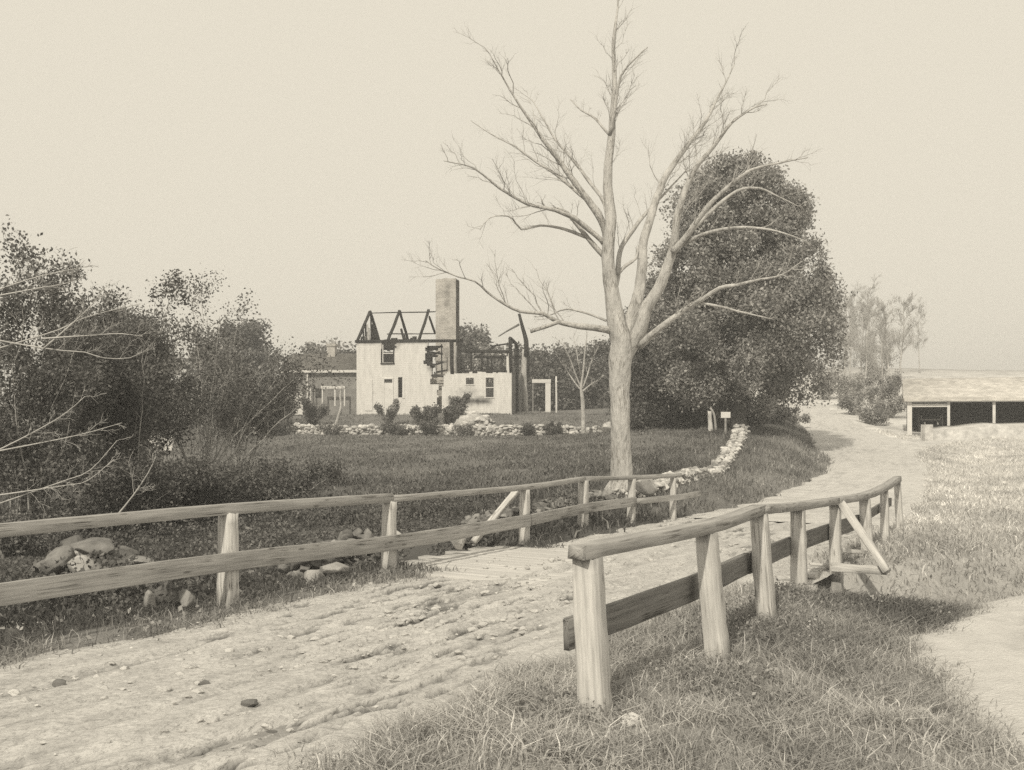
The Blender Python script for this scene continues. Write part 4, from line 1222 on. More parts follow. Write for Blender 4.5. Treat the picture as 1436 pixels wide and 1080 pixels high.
    rb = [('pale brush on the bank right of the hill road', (1182, 84), 2.6, 2.4, 5000), ('dry brush beside the hill road near its top', (1158, 92), 2.6, 2.2, 4500), ('light thicket between the hill road and shed', (1222, 78), 2.8, 2.4, 5000),
          ('brush clump at the left corner of the shed', (1256, 76), 3.0, 1.7, 3800), ('scrub on the slope behind the light thicket', (1212, 96), 4.2, 3.0, 5500)]
    rb += [('grey brush clump right of the hill road, nearest of all', (1222, 69), 1.1, 1.5, 3200), ('low brush beside the lumber heap', (1250, 73), 1.5, 1.5, 3200), ('low brush on the road bank left of the lumber heap', (1200, 75), 1.5, 1.7, 3600)]
    br_ = []
    for lab, (px, Y), h, sp, nl in rb:
        x = (px - HX) / F * Y
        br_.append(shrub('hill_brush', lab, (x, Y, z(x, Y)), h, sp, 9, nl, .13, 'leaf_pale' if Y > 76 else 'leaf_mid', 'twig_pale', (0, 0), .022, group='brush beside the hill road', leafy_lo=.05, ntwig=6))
    for k, (px, Y, sc) in enumerate(((1150, 100, 1.1), (1172, 99, 1.2), (1195, 92, 1.0), (1236, 90, 1.1), (1252, 88, 1.1), (1268, 95, 1.1), (1180, 108, 1.4), (1205, 110, 1.4), (1232, 104, 1.3), (1255, 106, 1.3), (1280, 104, 1.2), (1205, 84, .7), (1238, 80, .6), (1166, 86, .6), (1300, 100, 1.15), (1330, 104, 1.1), (1362, 102, 1.15), (1395, 104, 1.2), (1428, 100, 1.15))):
        x = (px - HX) / F * Y
        dup(br_[(k * 2 + 4) % 5], (x, Y, z(x, Y)), k * 1.9, sc, 'pale bushy growth in the tangled thicket on the right hillside', 'tangled thicket on the right hillside')
    for lab, (px, Y), h, sp, nl in (('dark bush on the mound under the maple', (1085, 60), 1.1, 1.6, 3500), ('low bush where the wall meets the maple', (1052, 51.5), 1.2, 1.1, 2600), ('ragged bush on the mound beside the hill road', (1112, 64), .7, 1.3, 2200)):
        x = (px - HX) / F * Y
        shrub('bank_bush', lab, (x, Y, z(x, Y)), h, sp, 6, nl, .13, 'leaf_mid', 'bark_dark', (0, 0), .02, group='bushes on the mound', leafy_lo=.02, ntwig=3)
    # weeds of the brook gully: ground cover nobody could count
    n = 170000
    x = -14 + 16 * RNG.random(n); y = 11 + 13 * RNG.random(n)
    d, s, _, w = near(ROADS, x, y, ROADSW); m_ = (d * s > 3.0) & (d < 14) & (fbm(x * .9, y * .9, 71, 3) > .3)
    x, y = x[m_], y[m_]
    zz = gz(x, y) + RNG.random(len(x)) ** 1.4 * .7 * smooth(.4, .65, fbm(x * .8, y * .8, 72, 3))
    mb = MB(); mb.leaves(np.stack([x, y, zz], 1), .06); tag(mb.build('weeds', 'leaf_dark'), 'dark leafy weeds filling the brook gully behind the left railing', 'weeds', kind='stuff')
    # low weeds on the right bank
    n = 60000
    x = 0 + 7 * RNG.random(n); y = 7.5 + 9 * RNG.random(n)
    d, s, _, w = near(ROADS, x, y, ROADSW); m_ = (s < 0) & (d > w + .35) & off_track(x, y, .2) & (fbm(x * 1.1, y * 1.1, 73, 3) > .52)
    x, y = x[m_], y[m_]
    zz = gz(x, y) + RNG.random(len(x)) * .16
    mb = MB(); mb.leaves(np.stack([x, y, zz], 1), .035); tag(mb.build('weeds', 'leaf_mid'), 'broad leaved weeds scattered through the grass beside the near railing', 'weeds', kind='stuff')
    # fallen pale leaves along the left verge
    n = 2600
    x = -8 + 10 * RNG.random(n); y = 8 + 10 * RNG.random(n)
    d, s, _, w = near(ROADS, x, y, ROADSW); m_ = (s > 0) & (d > w - .2) & (d < w + 1.5)
    x, y = x[m_], y[m_]; zz = gz(x, y) + .02 + RNG.random(len(x)) * .08
    mb = MB(); mb.leaves(np.stack([x, y, zz], 1), .07); tag(mb.build('leaf_litter', 'leaf_pale'), 'pale fallen leaves strewn along the left road edge', 'leaf litter', kind='stuff')


# ------------------------------------------------------------------ buildings
class Frame:
    """house-local axes: a along the front, d into the depth, h up"""
    def __init__(self, o, yaw):
        self.o = np.array(o, float); c, s = math.cos(yaw), math.sin(yaw)
        self.u = np.array([c, s, 0]); self.v = np.array([-s, c, 0]); self.up = np.array([0, 0, 1.0])

    def __call__(self, a, d, h):
        return self.o + self.u * a + self.v * d + self.up * h

    def box(self, m, a0, a1, d0, d1, h0, h1, ca=1, uvm=None, char=0.0):
        pts = [(a0, d0, h0), (a1, d0, h0), (a1, d1, h0), (a0, d1, h0), (a0, d0, h1), (a1, d0, h1), (a1, d1, h1), (a0, d1, h1)]
        for f in ((0, 1, 5, 4), (1, 2, 6, 5), (2, 3, 7, 6), (3, 0, 4, 7), (4, 5, 6, 7), (0, 3, 2, 1)):
            v = [self(*pts[i]) for i in f]
            loc = np.array([pts[i] for i in f])
            uv = np.stack([loc[:, 0] + loc[:, 1], loc[:, 2], loc[:, 0] * 0], 1)
            m.add(v, [(0, 1, 2, 3)], None, uv, char=char if np.isscalar(char) else char[(f)])

    def grid(self, m, a0, a1, h0, h1, d, thick, keep, ca=.12, ch=.13, char=None):
        """boarded wall in courses with cells left out where keep() is false"""
        na = max(1, round((a1 - a0) / ca)); nh = max(1, round((h1 - h0) / ch))
        da = (a1 - a0) / na; dh = (h1 - h0) / nh
        ac = a0 + (np.arange(na) + .5) * da; hc = h0 + (np.arange(nh) + .5) * dh
        K = np.array([[keep(x, y) for x in ac] for y in hc], bool)
        def quad(c4, loc):
            m.add([self(*p) for p in c4], [(0, 1, 2, 3)], None, [(p[0] + p[1], p[2], 0) for p in c4], char=[char(p[0], p[2]) if char else 0 for p in c4])
        for j in range(nh):
            for i in range(na):
                if not K[j, i]: continue
                x0 = a0 + i * da; x1 = x0 + da; y0 = h0 + j * dh; y1 = y0 + dh
                quad([(x0, d, y0), (x1, d, y0), (x1, d, y1), (x0, d, y1)], 0)
                quad([(x1, d + thick, y0), (x0, d + thick, y0), (x0, d + thick, y1), (x1, d + thick, y1)], 0)
                if i == 0 or not K[j, i - 1]: quad([(x0, d + thick, y0), (x0, d, y0), (x0, d, y1), (x0, d + thick, y1)], 0)
                if i == na - 1 or not K[j, i + 1]: quad([(x1, d, y0), (x1, d + thick, y0), (x1, d + thick, y1), (x1, d, y1)], 0)
                if j == nh - 1 or not K[j + 1, i]: quad([(x0, d, y1), (x1, d, y1), (x1, d + thick, y1), (x0, d + thick, y1)], 0)
                if j == 0 or not K[j - 1, i]: quad([(x0, d + thick, y0), (x1, d + thick, y0), (x1, d, y0), (x0, d, y0)], 0)


def n1(x, s=0):
    return float(vnoise(np.array([x]), np.array([s * 3.7]), 5)[0])


def build_house():
    base = P(500, 583, 75.5)
    H = Frame(base, math.radians(-8))
    r = thing('burnt_house', 'burnt out white farmhouse with bare charred rafters and a tall chimney', 'house', base)
    T = lambda name, mat, p0, p1, w, h, seg=4, jit=.03, parent=r: (lambda m: (m.timber(p0, p1, w, h, up=H.v if abs((np.array(p1) - p0)[2]) > .7 * np.linalg.norm(np.array(p1) - p0) else (0, 0, 1), seg=seg, jit=jit), m.build(name, mat, parent))[1])(MB())
    PL = 5.15; D = 6.5
    # --- two storey front wall
    def keepA(a, h):
        edge = 5.45 + .25 * (n1(h * 3, 1) - .5) * 3 - (.75 * math.exp(-((h - 4.0) / .55) ** 2)) - .25 * smooth(4.5, 5.0, h)
        if h < 2.2: edge += .35
        if a > edge: return False
        if 1.85 < a < 2.66 and 3.75 < h: return False
        rag = 3.1 - .5 * (h - 4.6) if h > 4.6 else 0
        if h > 4.55 and 2.6 < a < 2.75 + (h - 4.55) * .9 * n1(h * 5, 3): return False
        if 1.98 < a < 2.62 and 2.30 < h < 2.52: return False
        if 3.0 < a < 3.32 and 1.25 < h < 2.65: return False
        return True
    def charA(a, h):
        c = 0
        if h > 4.2: c = max(c, .85 * math.exp(-((a - 2.45) / .55) ** 2) * smooth(4.3, 5.0, h))
        c = max(c, .8 * float(smooth(4.95, 5.15, h)))
        c = max(c, .75 * float(smooth(4.9, 5.5, a)) * float(smooth(2.5, 3.5, h)))
        c = max(c, .32 * math.exp(-((a - .95) / .28) ** 2) * (0.3 < h < 2.55))
        return c
    m = MB(); H.grid(m, 0, 5.9, -.15, PL, 0, .14, keepA, char=charA); m.build('front_wall', 'white_board', r)
    # shut left window, door
    m = MB(); H.box(m, .62, 1.15, -.035, -.004, .35, 2.55); w = m.build('shutter', 'white_paint', r)
    m = MB(); H.box(m, 2.02, 2.6, -.03, -.003, 0.0, 2.28); dr = m.build('door', 'white_paint', r)
    m = MB(); H.box(m, 1.94, 2.02, -.06, -.003, 0.0, 2.56); H.box(m, 2.6, 2.68, -.06, -.003, 0, 2.56); H.box(m, 1.94, 2.68, -.065, -.003, 2.56, 2.66); m.build('door_frame', 'white_paint', dr)
    m = MB(); H.box(m, 2.0, 2.62, .05, .09, 2.29, 2.53); m.build('transom', 'window_glass', dr)
    m = MB(); H.box(m, 1.78, 1.85, -.05, .1, 3.7, 4.7); H.box(m, 2.66, 2.73, -.05, .1, 3.7, 4.6); H.box(m, 1.75, 2.76, -.08, .1, 3.62, 3.7)
    wn = m.build('window_frame', 'char', r)
    m = MB(); H.box(m, 1.87, 1.93, .02, .06, 3.75, 5.0); H.box(m, 1.93, 2.64, .02, .06, 4.35, 4.41); m.build('sash', 'white_paint', wn)
    m = MB(); H.box(m, 2.93, 3.0, -.04, .05, 1.2, 2.68); H.box(m, 3.32, 3.5, -.04, .05, 1.2, 2.68); m.build('window_frame', 'white_paint', r)
    # gable wall left end (inner face seen through the openings) and back wall remains
    E = Frame(H(0, 0, 0), math.radians(-8 + 90))
    m = MB(); E.grid(m, .15, D, -.15, PL - .3, 0, -.14, lambda a, h: h < PL - .4 - 1.2 * n1(a * 1.1, 5), ca=.3, ch=.26, char=lambda a, h: .5); m.build('gable_wall', 'white_board', r)
    m = MB(); H.grid(m, 0, 11, -.15, 3.4, D, .14, lambda a, h: h < 3.3 - 2.4 * n1(a * .8, 6) - (1.2 if a > 5 else 0), ca=.3, ch=.26, char=lambda a, h: .9); m.build('back_wall', 'white_board', r)
    m = MB(); H.box(m, .2, 10.9, .6, D - .1, -.3, .02); m.build('floor', 'char', r)
    m = MB(); H.grid(m, .2, 4.9, 0, PL, 2.6, .1, lambda a, h: h < 4.9 - .8 * n1(a * 2, 8), ca=.25, ch=.25, char=lambda a, h: 1); m.build('inner_wall', 'char', r)
    # --- roof timbers
    AP = PL + 2.55
    T('wall_plate', 'char', H(-.1, .07, PL + .08), H(7.6, .07, PL + .06), .2, .2, 8)
    T('wall_plate', 'char', H(-.1, D, PL + .05), H(5.2, D, PL + .05), .2, .2, 6)
    T('ridge_pole', 'char', H(0, D / 2, AP - .12), H(5.0, D / 2, AP - .08), .055, .06, 6)
    T('collar_pole', 'char', H(2.0, .95, PL + .68), H(5.4, .95, PL + .66), .06, .06, 6)
    for a, full in ((.05, 1), (2.3, 1), (4.5, 0)):
        T('rafter', 'char', H(a, -.05, PL + .12), H(a, D / 2, AP), .15, .17, 5)
        if full:
            T('rafter', 'char', H(a, D + .05, PL + .12), H(a, D / 2, AP), .15, .17, 5)
        else:
            T('rafter', 'char', H(a + .02, D / 2 + .05, AP - .45), H(a + .05, D * .82, PL + 1.05), .12, .12, 3)
    # studs of the gable triangle
    for k, f in enumerate((.14, .24, .34, .44, .56, .66, .76, .86)):
        hh = (AP - PL) * (1 - abs(f - .5) * 2) - .05
        T('gable_stud', 'char' if k not in (3,) else 'timber_pale', H(.05, D * f, PL + .1), H(.05 + RNG.normal() * .05, D * f + RNG.normal() * .06, PL + hh * (1 if k % 3 else .7)), .1, .09, 3)
    for k in range(4):
        T('gable_stud', 'timber_pale', H(.1, D * (.2 + .08 * k), PL + .1), H(.1, D * (.2 + .08 * k), PL + .25 + .35 * k), .12, .05, 3)
    m = MB(); E.grid(m, D * .5, D, PL, PL + 1.6, -.15, -.05, lambda a, h: (h - PL) < (1 - abs(a / D - .5) * 2) * 2.5 * (.55 + .5 * n1(a * 2.3 + h, 2)) and n1(a * 4, h) > .18, ca=.22, ch=.14); m.build('gable_boards', 'char', r)
    m = MB()
    H.grid(m, .3, 3.4, PL - .05, PL + .75, D * .62, .05, lambda a, h: (h - PL) < .25 + .75 * n1(a * 1.8, 4) and n1(a * 6, h * 2) > .1, ca=.16, ch=.1); m.build('charred_boards', 'char', r)
    T('fallen_rafter', 'char', H(2.9, 2.4, PL), H(2.7, 2.2, PL + 1.15), .14, .12, 3)
    T('fallen_rafter', 'char', H(3.3, 1.4, PL), H(3.1, 1.3, PL + .6), .14, .12, 3)
    # --- chimney
    m = MB(); c0, c1, d0, d1 = 5.05, 6.55, 3.0, 4.35
    hz = np.linspace(-.2, 10.05, 42)
    def side_shade(a, d, h): return .75 * float(smooth(6.3, 6.55, a)) + .1
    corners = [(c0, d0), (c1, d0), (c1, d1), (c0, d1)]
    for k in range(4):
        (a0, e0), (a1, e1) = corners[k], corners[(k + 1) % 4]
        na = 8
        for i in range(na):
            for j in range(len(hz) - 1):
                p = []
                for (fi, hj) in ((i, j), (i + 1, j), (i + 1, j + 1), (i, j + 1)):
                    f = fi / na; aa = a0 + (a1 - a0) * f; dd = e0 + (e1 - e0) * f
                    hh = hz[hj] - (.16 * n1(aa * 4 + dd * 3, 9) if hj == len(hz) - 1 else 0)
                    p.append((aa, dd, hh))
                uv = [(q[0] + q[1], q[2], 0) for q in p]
                sp = [(.9 if k == 1 else 0) + (.35 if k == 0 and (n1(q[0] * 2.2, 3) * n1(q[2] * 1.3, 4) > .42) else 0) for q in p]  # right face darkened with painted shade; patches on the front are soot
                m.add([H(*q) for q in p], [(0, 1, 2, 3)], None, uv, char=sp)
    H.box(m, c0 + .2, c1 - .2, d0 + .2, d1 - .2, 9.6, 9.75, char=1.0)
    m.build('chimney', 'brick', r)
    # hearth stack seen in the gap
    m = MB(); H.box(m, 4.85, 6.1, 1.0, 2.4, -.1, 2.1); H.box(m, 4.75, 6.2, .92, 2.45, 2.1, 2.3); H.box(m, 4.7, 6.3, .85, 2.5, 2.3, 2.42); H.box(m, 4.95, 6.0, 1.1, 2.3, 2.42, 2.95)
    h_ = m.build('hearth', 'brick', r)
    m = MB(); H.box(m, 5.2, 5.75, .97, .995, .1, 1.0); m.build('firebox', 'char', h_)
    # charred ends and wreckage round the gap
    for k in range(16):
        a = 5.0 + RNG.random() * 1.3; h = 2.75 + RNG.random() * 2.1
        if k < 7: a = 4.95 + RNG.random() * .5
        L = RNG.uniform(.4, 1.1)
        T('charred_board', 'char', H(a - .3, .02 + RNG.random() * .5, h), H(a - .3 + L, .1 + RNG.random() * .5, h + RNG.normal() * .18), .03 + .05 * RNG.random(), .13, 3)
    T('charred_post', 'char', H(6.85, .1, 2.9), H(6.8, .1, PL), .24, .22, 4)
    T('charred_post', 'char', H(7.4, .2, 2.9), H(7.35, .1, PL), .2, .2, 4)
    T('charred_post', 'timber_gray', H(7.1, .25, 2.7), H(7.1, .2, PL - .3), .1, .1, 4)
    T('charred_post', 'char', H(5.75, 2.0, 2.6), H(5.7, 2.0, PL), .08, .08, 4)
    # --- one and a half storey wing
    def keepW(a, h):
        top = 3.05 - .12 * n1(a * 5, 12)
        if a < 6.6: top -= (6.6 - a) * .5 * (.6 + n1(a * 3, 2))
        if a > 10.72: top = 4.0 + (a - 10.7) * 2
        if h > top: return False
        if a < 6.05 + .3 * n1(h * 4, 7) - .0: return False
        if 7.85 < a < 8.4 and 2.15 < h < 2.62: return False
        if 9.22 < a < 9.8 and 1.25 < h < 2.62: return False
        return True
    def charW(a, h):
        c = .9 * math.exp(-((h - 1.0) / .26) ** 2) * float(smooth(6.3, 6.9, a)) * float(smooth(10.0, 9.2, a))
        c = max(c, .32 * math.exp(-((h - 1.65) / .35) ** 2) * math.exp(-((a - 7.9) / .9) ** 2))
        return c
    m = MB(); H.grid(m, 5.9, 11.05, -.15, 4.6, 0, .14, keepW, char=charW); m.build('wing_wall', 'white_board', r)
    for a0, a1, h0, h1 in ((7.85, 8.4, 2.15, 2.62), (9.22, 9.8, 1.25, 2.62)):
        m = MB(); H.box(m, a0 - .07, a0, -.03, .06, h0 - .06, h1 + .06); H.box(m, a1, a1 + .07, -.03, .06, h0 - .06, h1 + .06); H.box(m, a0, a1, -.03, .06, h1, h1 + .06); H.box(m, a0, a1, -.05, .06, h0 - .06, h0)
        if h1 - h0 > 1: H.box(m, a0, a1, .02, .06, (h0 + h1) / 2 - .03, (h0 + h1) / 2 + .03)
        f = m.build('window', 'white_paint', r)
        m = MB(); H.box(m, a0, a1, .07, .09, h0, h1 - .25 * (h1 - h0)); m.build('pane', 'window_glass', f)
    E2 = Frame(H(11.05, 0, 0), math.radians(-8 + 90))
    m = MB(); E2.grid(m, .14, D, -.15, 4.2, 0, .14, lambda a, h: h < 4.1 - 2.6 * n1(a * .9, 15), ca=.25, ch=.2, char=lambda a, h: .8); m.build('end_wall', 'white_board', r)
    T('wing_plate', 'char', H(7.4, .07, 4.5), H(11.0, .07, 4.42), .17, .2, 6)
    T('wing_plate', 'char', H(7.4, D, 4.5), H(11.0, D, 4.45), .17, .2, 6)
    T('wing_sill', 'char', H(7.2, .07, 3.08), H(10.7, .07, 3.06), .16, .12, 6)
    for a in (7.45, 8.2, 8.95, 9.7):
        T('wing_stud', 'char', H(a, .07, 3.05), H(a + RNG.normal() * .05, .07, 4.45 - (.4 if a > 9 else 0)), .11, .1, 3)
    for a in (8.3, 9.4):
        T('wing_stud', 'char', H(a, D, 1), H(a, D, 4.45), .12, .12, 3)
    T('wing_brace', 'char', H(7.4, .07, 4.9), H(9.0, .07, 4.5), .14, .12, 3)
    T('wing_brace', 'char', H(7.9, 3, 4.2), H(9.3, 3.2, 5.0), .12, .12, 3)
    T('end_post', 'char', H(10.98, .07, 3.0), H(10.95, .07, 5.35), .2, .2, 4)
    T('end_post', 'char', H(11.1, 2.2, 0), H(11.1, 2.2, 5.0), .3, .18, 4)
    T('end_rafter', 'char', H(10.95, .0, 5.35), H(11.15, 2.0, 5.05), .15, .17, 3)
    T('end_rafter', 'char', H(9.6, .3, 4.8), H(11.1, 1.2, 5.1), .1, .1, 3)
    m = MB(); H.grid(m, 7.4, 10.9, 3.0, 3.75, 3.4, .1, lambda a, h: h < 3.2 + .55 * n1(a * 2, 3), ca=.2, ch=.15); m.build('charred_boards', 'char', r)
    # charred snag at the right end
    s = thing('charred_snag', 'dead tree charred black at the top, behind the right end of the house', 'dead tree', P(736, 584, 80))
    m = MB(); q = resample(np.array([P(737, 584, 80), P(735, 540, 80), P(735, 505, 80), P(736, 490, 80)]), .4); m.tube(q, np.linspace(.24, .19, len(q)), 9, jitter=.08); m.build('trunk', 'bark_pale', s, smooth_=True)
    m = MB(); q = resample(np.array([P(737, 500, 79.9), P(738, 478, 79.9), P(733, 460, 79.9), P(728, 440, 79.9)]), .4); m.tube(q, np.linspace(.2, .1, len(q)), 8, jitter=.1); m.build('charred_top', 'char', s, smooth_=True)
    m = MB(); q = np.array([P(741, 530, 80), P(741, 500, 80), P(739, 480, 80)]); m.tube(q, [.09, .12, .08], 6); m.build('charred_side', 'char', s)
    m = MB(); q = wander(P(728, 455, 79.9), P(699, 472, 79.6), 6, .02); m.tube(q, np.linspace(.09, .04, 6), 5); m.build('branch', 'bark_dark', s)
    # white door frame standing alone
    d = thing('door_frame', 'white door frame standing alone right of the burnt house', 'door frame', P(770, 583, 77))
    J = Frame(P(746, 583, 77), math.radians(-6))
    m = MB(); J.box(m, 0, 1.36, 0, .16, 2.36, 2.62); m.build('lintel', 'white_paint', d)
    m = MB(); J.box(m, .96, 1.34, .02, .14, 0, 2.36); m.build('jamb', 'white_paint', d)
    m = MB(); J.box(m, .3, .96, .03, .15, 0, .1); m.build('threshold', 'white_paint', d)
    m = MB(); J.box(m, 0.02, .1, .04, .14, .1, 2.36); m.build('jamb', 'board_gray', d)
    pl = MB(); q = P(780, 586, 77); pl.timber(q, P(780, 528, 77), .12, .12, up=(0, 1, 0), seg=4, jit=.02)
    pl.timber(P(780.5, 535, 76.9), P(783, 535, 76.9), .3, .05, seg=1, jit=.01)
    tag(pl.build('white_pole', 'white_paint'), 'thin white pole just right of the standing door frame', 'pole')
    # left outbuilding
    ob = thing('farm_outbuilding', 'low dark outbuilding with porch and chimney left of the house', 'house', P(450, 585, 84))
    O = Frame(P(398, 586, 84), math.radians(-6))
    m = MB(); O.box(m, 0, 5.9, .2, 4.8, -.3, 3.55); m.build('wall', 'board_gray', ob)
    m = MB(); v = [O(-.2, -.1, 3.7), O(6.0, -.1, 3.7), O(6.0, 2.5, 5.2), O(-.2, 2.5, 5.2), O(-.2, 5.1, 3.7), O(6.0, 5.1, 3.7)]
    v += [p - np.array([0, 0, .12]) for p in v]
    m.add(v, [(0, 1, 2, 3), (3, 2, 5, 4), (1, 0, 6, 7), (0, 3, 9, 6), (3, 4, 10, 9), (2, 1, 7, 8), (5, 2, 8, 11), (4, 5, 11, 10), (7, 6, 9, 8), (8, 9, 10, 11)]); m.build('roof', 'shingle_dark', ob)
    m = MB(); O.box(m, -.2, 6.0, -.16, -.103, 3.52, 3.72); m.build('eave_board', 'white_paint', ob)
    m = MB(); O.box(m, 2.9, 3.55, 2.0, 2.6, 4.6, 5.75); O.box(m, 2.84, 3.61, 1.94, 2.66, 5.75, 5.95); m.build('chimney', 'brick', ob)
    m = MB(); O.box(m, .15, 1.5, .12, .18, .25, 1.95); m.build('white_panel', 'white_paint', ob)
    m = MB(); O.box(m, 3.2, 5.1, -.75, -.65, 2.25, 2.45); m.build('porch_beam', 'white_paint', ob)
    for a, h1, w in ((2.05, 3.4, .1), (2.3, 2.4, .1), (3.25, 2.25, .1), (4.25, 2.25, .1), (5.0, 2.25, .1)):
        m = MB(); O.box(m, a, a + w, -.7, -.6, -.1 if a < 2.2 else .9, h1); m.build('porch_post', 'white_paint', ob)
    m = MB(); O.box(m, 2.5, 3.1, .14, .19, 1.6, 2.3); m.build('window', 'inside_dark', ob)
    # bent pale sapling in front of it
    m = MB(); q = resample(np.array([P(470, 598, 67), P(474, 585, 67), P(478, 570, 67), P(477, 555, 67), P(480, 540, 67)]), .2); m.tube(q, np.linspace(.1, .03, len(q)), 6); twigs(m, q, .03, 2, .6, 6, .4, 3, rmin=.008)
    tag(m.build('bent_sapling', 'bark_pale'), 'crooked pale sapling growing from the garden wall', 'sapling')
    # white board fence glimpsed through the thicket
    wf = thing('board_fence', 'white board fence glimpsed low through the left thicket', 'fence', P(215, 642, 52))
    G = Frame(P(140, 643, 52), math.radians(4))
    for k in range(13):
        m = MB(); h1 = 1.05 + .06 * math.sin(k * 2.2); G.box(m, k * .27, k * .27 + .22, 0, .03, .05, h1); m.build('board', 'white_paint', wf)
    m = MB(); G.box(m, -.1, 3.5, .03, .09, .25, .35); m.build('rail', 'white_paint', wf)
    m = MB(); G.box(m, -.1, 3.5, .03, .09, .75, .85); m.build('rail', 'white_paint', wf)
    # gate posts and notice board under the maple
    g = MB(); q = P(996, 611, 47.5); g.timber(q, P(995, 577, 47.5), .19, .16, up=(0, 1, 0), seg=5, jit=.02, w1=.15); tag(g.build('gate_post', 'timber_pale'), 'stout white gate post under the maple beside the wall', 'post')
    g = MB(); q = resample(np.array([P(1004, 606, 47.9), P(1003, 592, 47.9), P(1001, 580, 47.9), P(996, 572, 47.9)]), .2); g.tube(q, np.linspace(.06, .05, len(q)), 7); tag(g.build('curved_post', 'timber_gray'), 'thin curved grey post right of the white gate post', 'post')
    nb = thing('notice_board', 'small blank white notice board on a post beneath the maple', 'sign', P(1018, 606, 47.2))
    N = Frame(P(1011, 586, 47.2), 0); m = MB(); N.box(m, 0, .42, 0, .03, 0, .26); m.build('board', 'white_paint', nb)
    m = MB(); N.box(m, .17, .25, .03, .1, -.95, .24); m.build('post', 'timber_gray', nb)
    N2 = None


def build_shed():
    Y = 62.0
    b = P(1273, 607, Y); b[2] = gz1(b[0] + 1, Y + 1) - .05
    S = Frame(b, math.radians(-19.5))
    eave = 3.72 - b[2]; ridge = 4.95 - b[2]; L = 9.5; Dp = 5.6
    r = thing('cart_shed', 'long low open fronted cart shed with a pale roof at the right', 'shed', b)
    # roof slabs
    m = MB(); ov = .25; md = Dp / 2
    v = [S(-ov, -ov, eave), S(L, -ov, eave), S(L, md, ridge), S(-ov, md, ridge), S(-ov, Dp + ov, eave), S(L, Dp + ov, eave)]
    v += [p + np.array([0, 0, .12]) for p in v]
    m.add(v, [(6, 7, 8, 9), (9, 8, 11, 10), (1, 0, 3, 2), (2, 3, 4, 5), (0, 1, 7, 6), (0, 6, 9, 3), (3, 9, 10, 4), (5, 4, 10, 11), (1, 2, 8, 7), (2, 5, 11, 8)]); m.build('roof', 'shingle_pale', r)
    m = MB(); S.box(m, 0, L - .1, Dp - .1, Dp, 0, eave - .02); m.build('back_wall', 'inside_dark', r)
    m = MB(); S.box(m, 0, .1, 0.1, Dp - .1, 0, eave - .02)
    m.add([S(0.05, .1, eave - .02), S(.05, Dp - .1, eave - .02), S(.05, md, ridge - .05)], None, [(0, 1, 2)]); m.build('end_wall', 'board_gray', r)
    m = MB(); S.box(m, L - .2, L - .1, 0.1, Dp - .1, 0, eave - .02); m.build('end_wall', 'board_gray', r)
    for k, a in enumerate((-.03, 2.12, 4.5, 6.9, 9.2)):
        m = MB(); S.box(m, a, a + (.26 if k == 0 else .15), -.05, .12, -.1, eave - .02); m.build('post', 'white_paint', r)
    m = MB(); S.box(m, .235, 2.115, -.02, .05, eave - .42, eave - .23); m.build('lintel', 'white_paint', r)
    m = MB(); S.box(m, -.2, L, -.31, -.253, eave - .1, eave + .12); m.build('fascia', 'shingle_pale', r)
    m = MB(); S.box(m, .1, L - .2, .2, Dp - .1, -.2, .02); m.build('floor', 'board_gray', r)
    # cart inside
    c = thing('hay_cart', 'small pale two wheeled cart parked inside the open shed', 'cart', S(1.3, 2.0, 0))
    m = MB(); S.box(m, .75, 1.85, 1.6, 3.4, .75, .83); S.box(m, .75, .8, 1.6, 3.4, .83, 1.05); S.box(m, 1.8, 1.85, 1.6, 3.4, .83, 1.05); m.build('bed', 'timber_gray', c)
    for a in (.66, 1.94):
        m = MB(); ang = np.linspace(0, 2 * np.pi, 20); pts = np.array([S(a, 2.4 + .55 * math.cos(t), .58 + .55 * math.sin(t)) for t in ang]); m.tube(pts, .04, 6, cap=False)
        for t in ang[:-1:3]: m.tube(np.array([S(a, 2.4, .58), S(a, 2.4 + .53 * math.cos(t), .58 + .53 * math.sin(t))]), .02, 4)
        m.tube(np.array([S(a - .06, 2.4, .58), S(a + .06, 2.4, .58)]), .08, 8); m.build('wheel', 'timber_gray', c)
    for a in (.95, 1.65):
        m = MB(); m.tube(np.array([S(a, 1.6, .78), S(a, .5, .5)]), .035, 5); m.build('shaft', 'timber_gray', c)
    # stone block and earth ramp
    q = P(1303, 626, 57.5); q[2] = gz1(q[0], q[1])
    m = MB(); Bk = Frame(q, .1); Bk.box(m, -.22, .22, 0, .5, -.2, .95); o = m.build('stone_block', 'stone_pale'); tag(o, 'upright white stone block in front of the shed opening', 'block')
    bv = o.modifiers.new('edge', 'BEVEL'); bv.width = .03; bv.segments = 2
    m = MB(); R = Frame(P(1309, 624, 58.0), -.25); zz = gz1(R.o[0] + 2, R.o[1]) - R.o[2]
    n = 12
    vs = []
    for i in range(n + 1):
        a = i * .75; top = .75 + .32 * min(1, a / 2.6) + .03 * math.sin(i * 2.1)
        vs += [R(a, 0, -.6), R(a, .12 + .03 * math.sin(i), top + zz * 0), R(a, 3.6, top + .15), R(a, 3.6, -.6)]
    q4 = []
    for i in range(n):
        k = i * 4
        q4 += [(k, k + 4, k + 5, k + 1), (k + 1, k + 5, k + 6, k + 2), (k + 2, k + 6, k + 7, k + 3)]
    q4 += [(0, 1, 2, 3), (n * 4 + 3, n * 4 + 2, n * 4 + 1, n * 4)]
    m.add(vs, q4); tag(m.build('stone_ramp', 'stone_pale'), 'pale stone faced ramp rising to the shed floor at right', 'ramp')
    # pale timber heap left of the shed
    t = thing('lumber_pile', 'pale heap of boards on the bank left of the shed', 'lumber pile', P(1232, 600, 72))
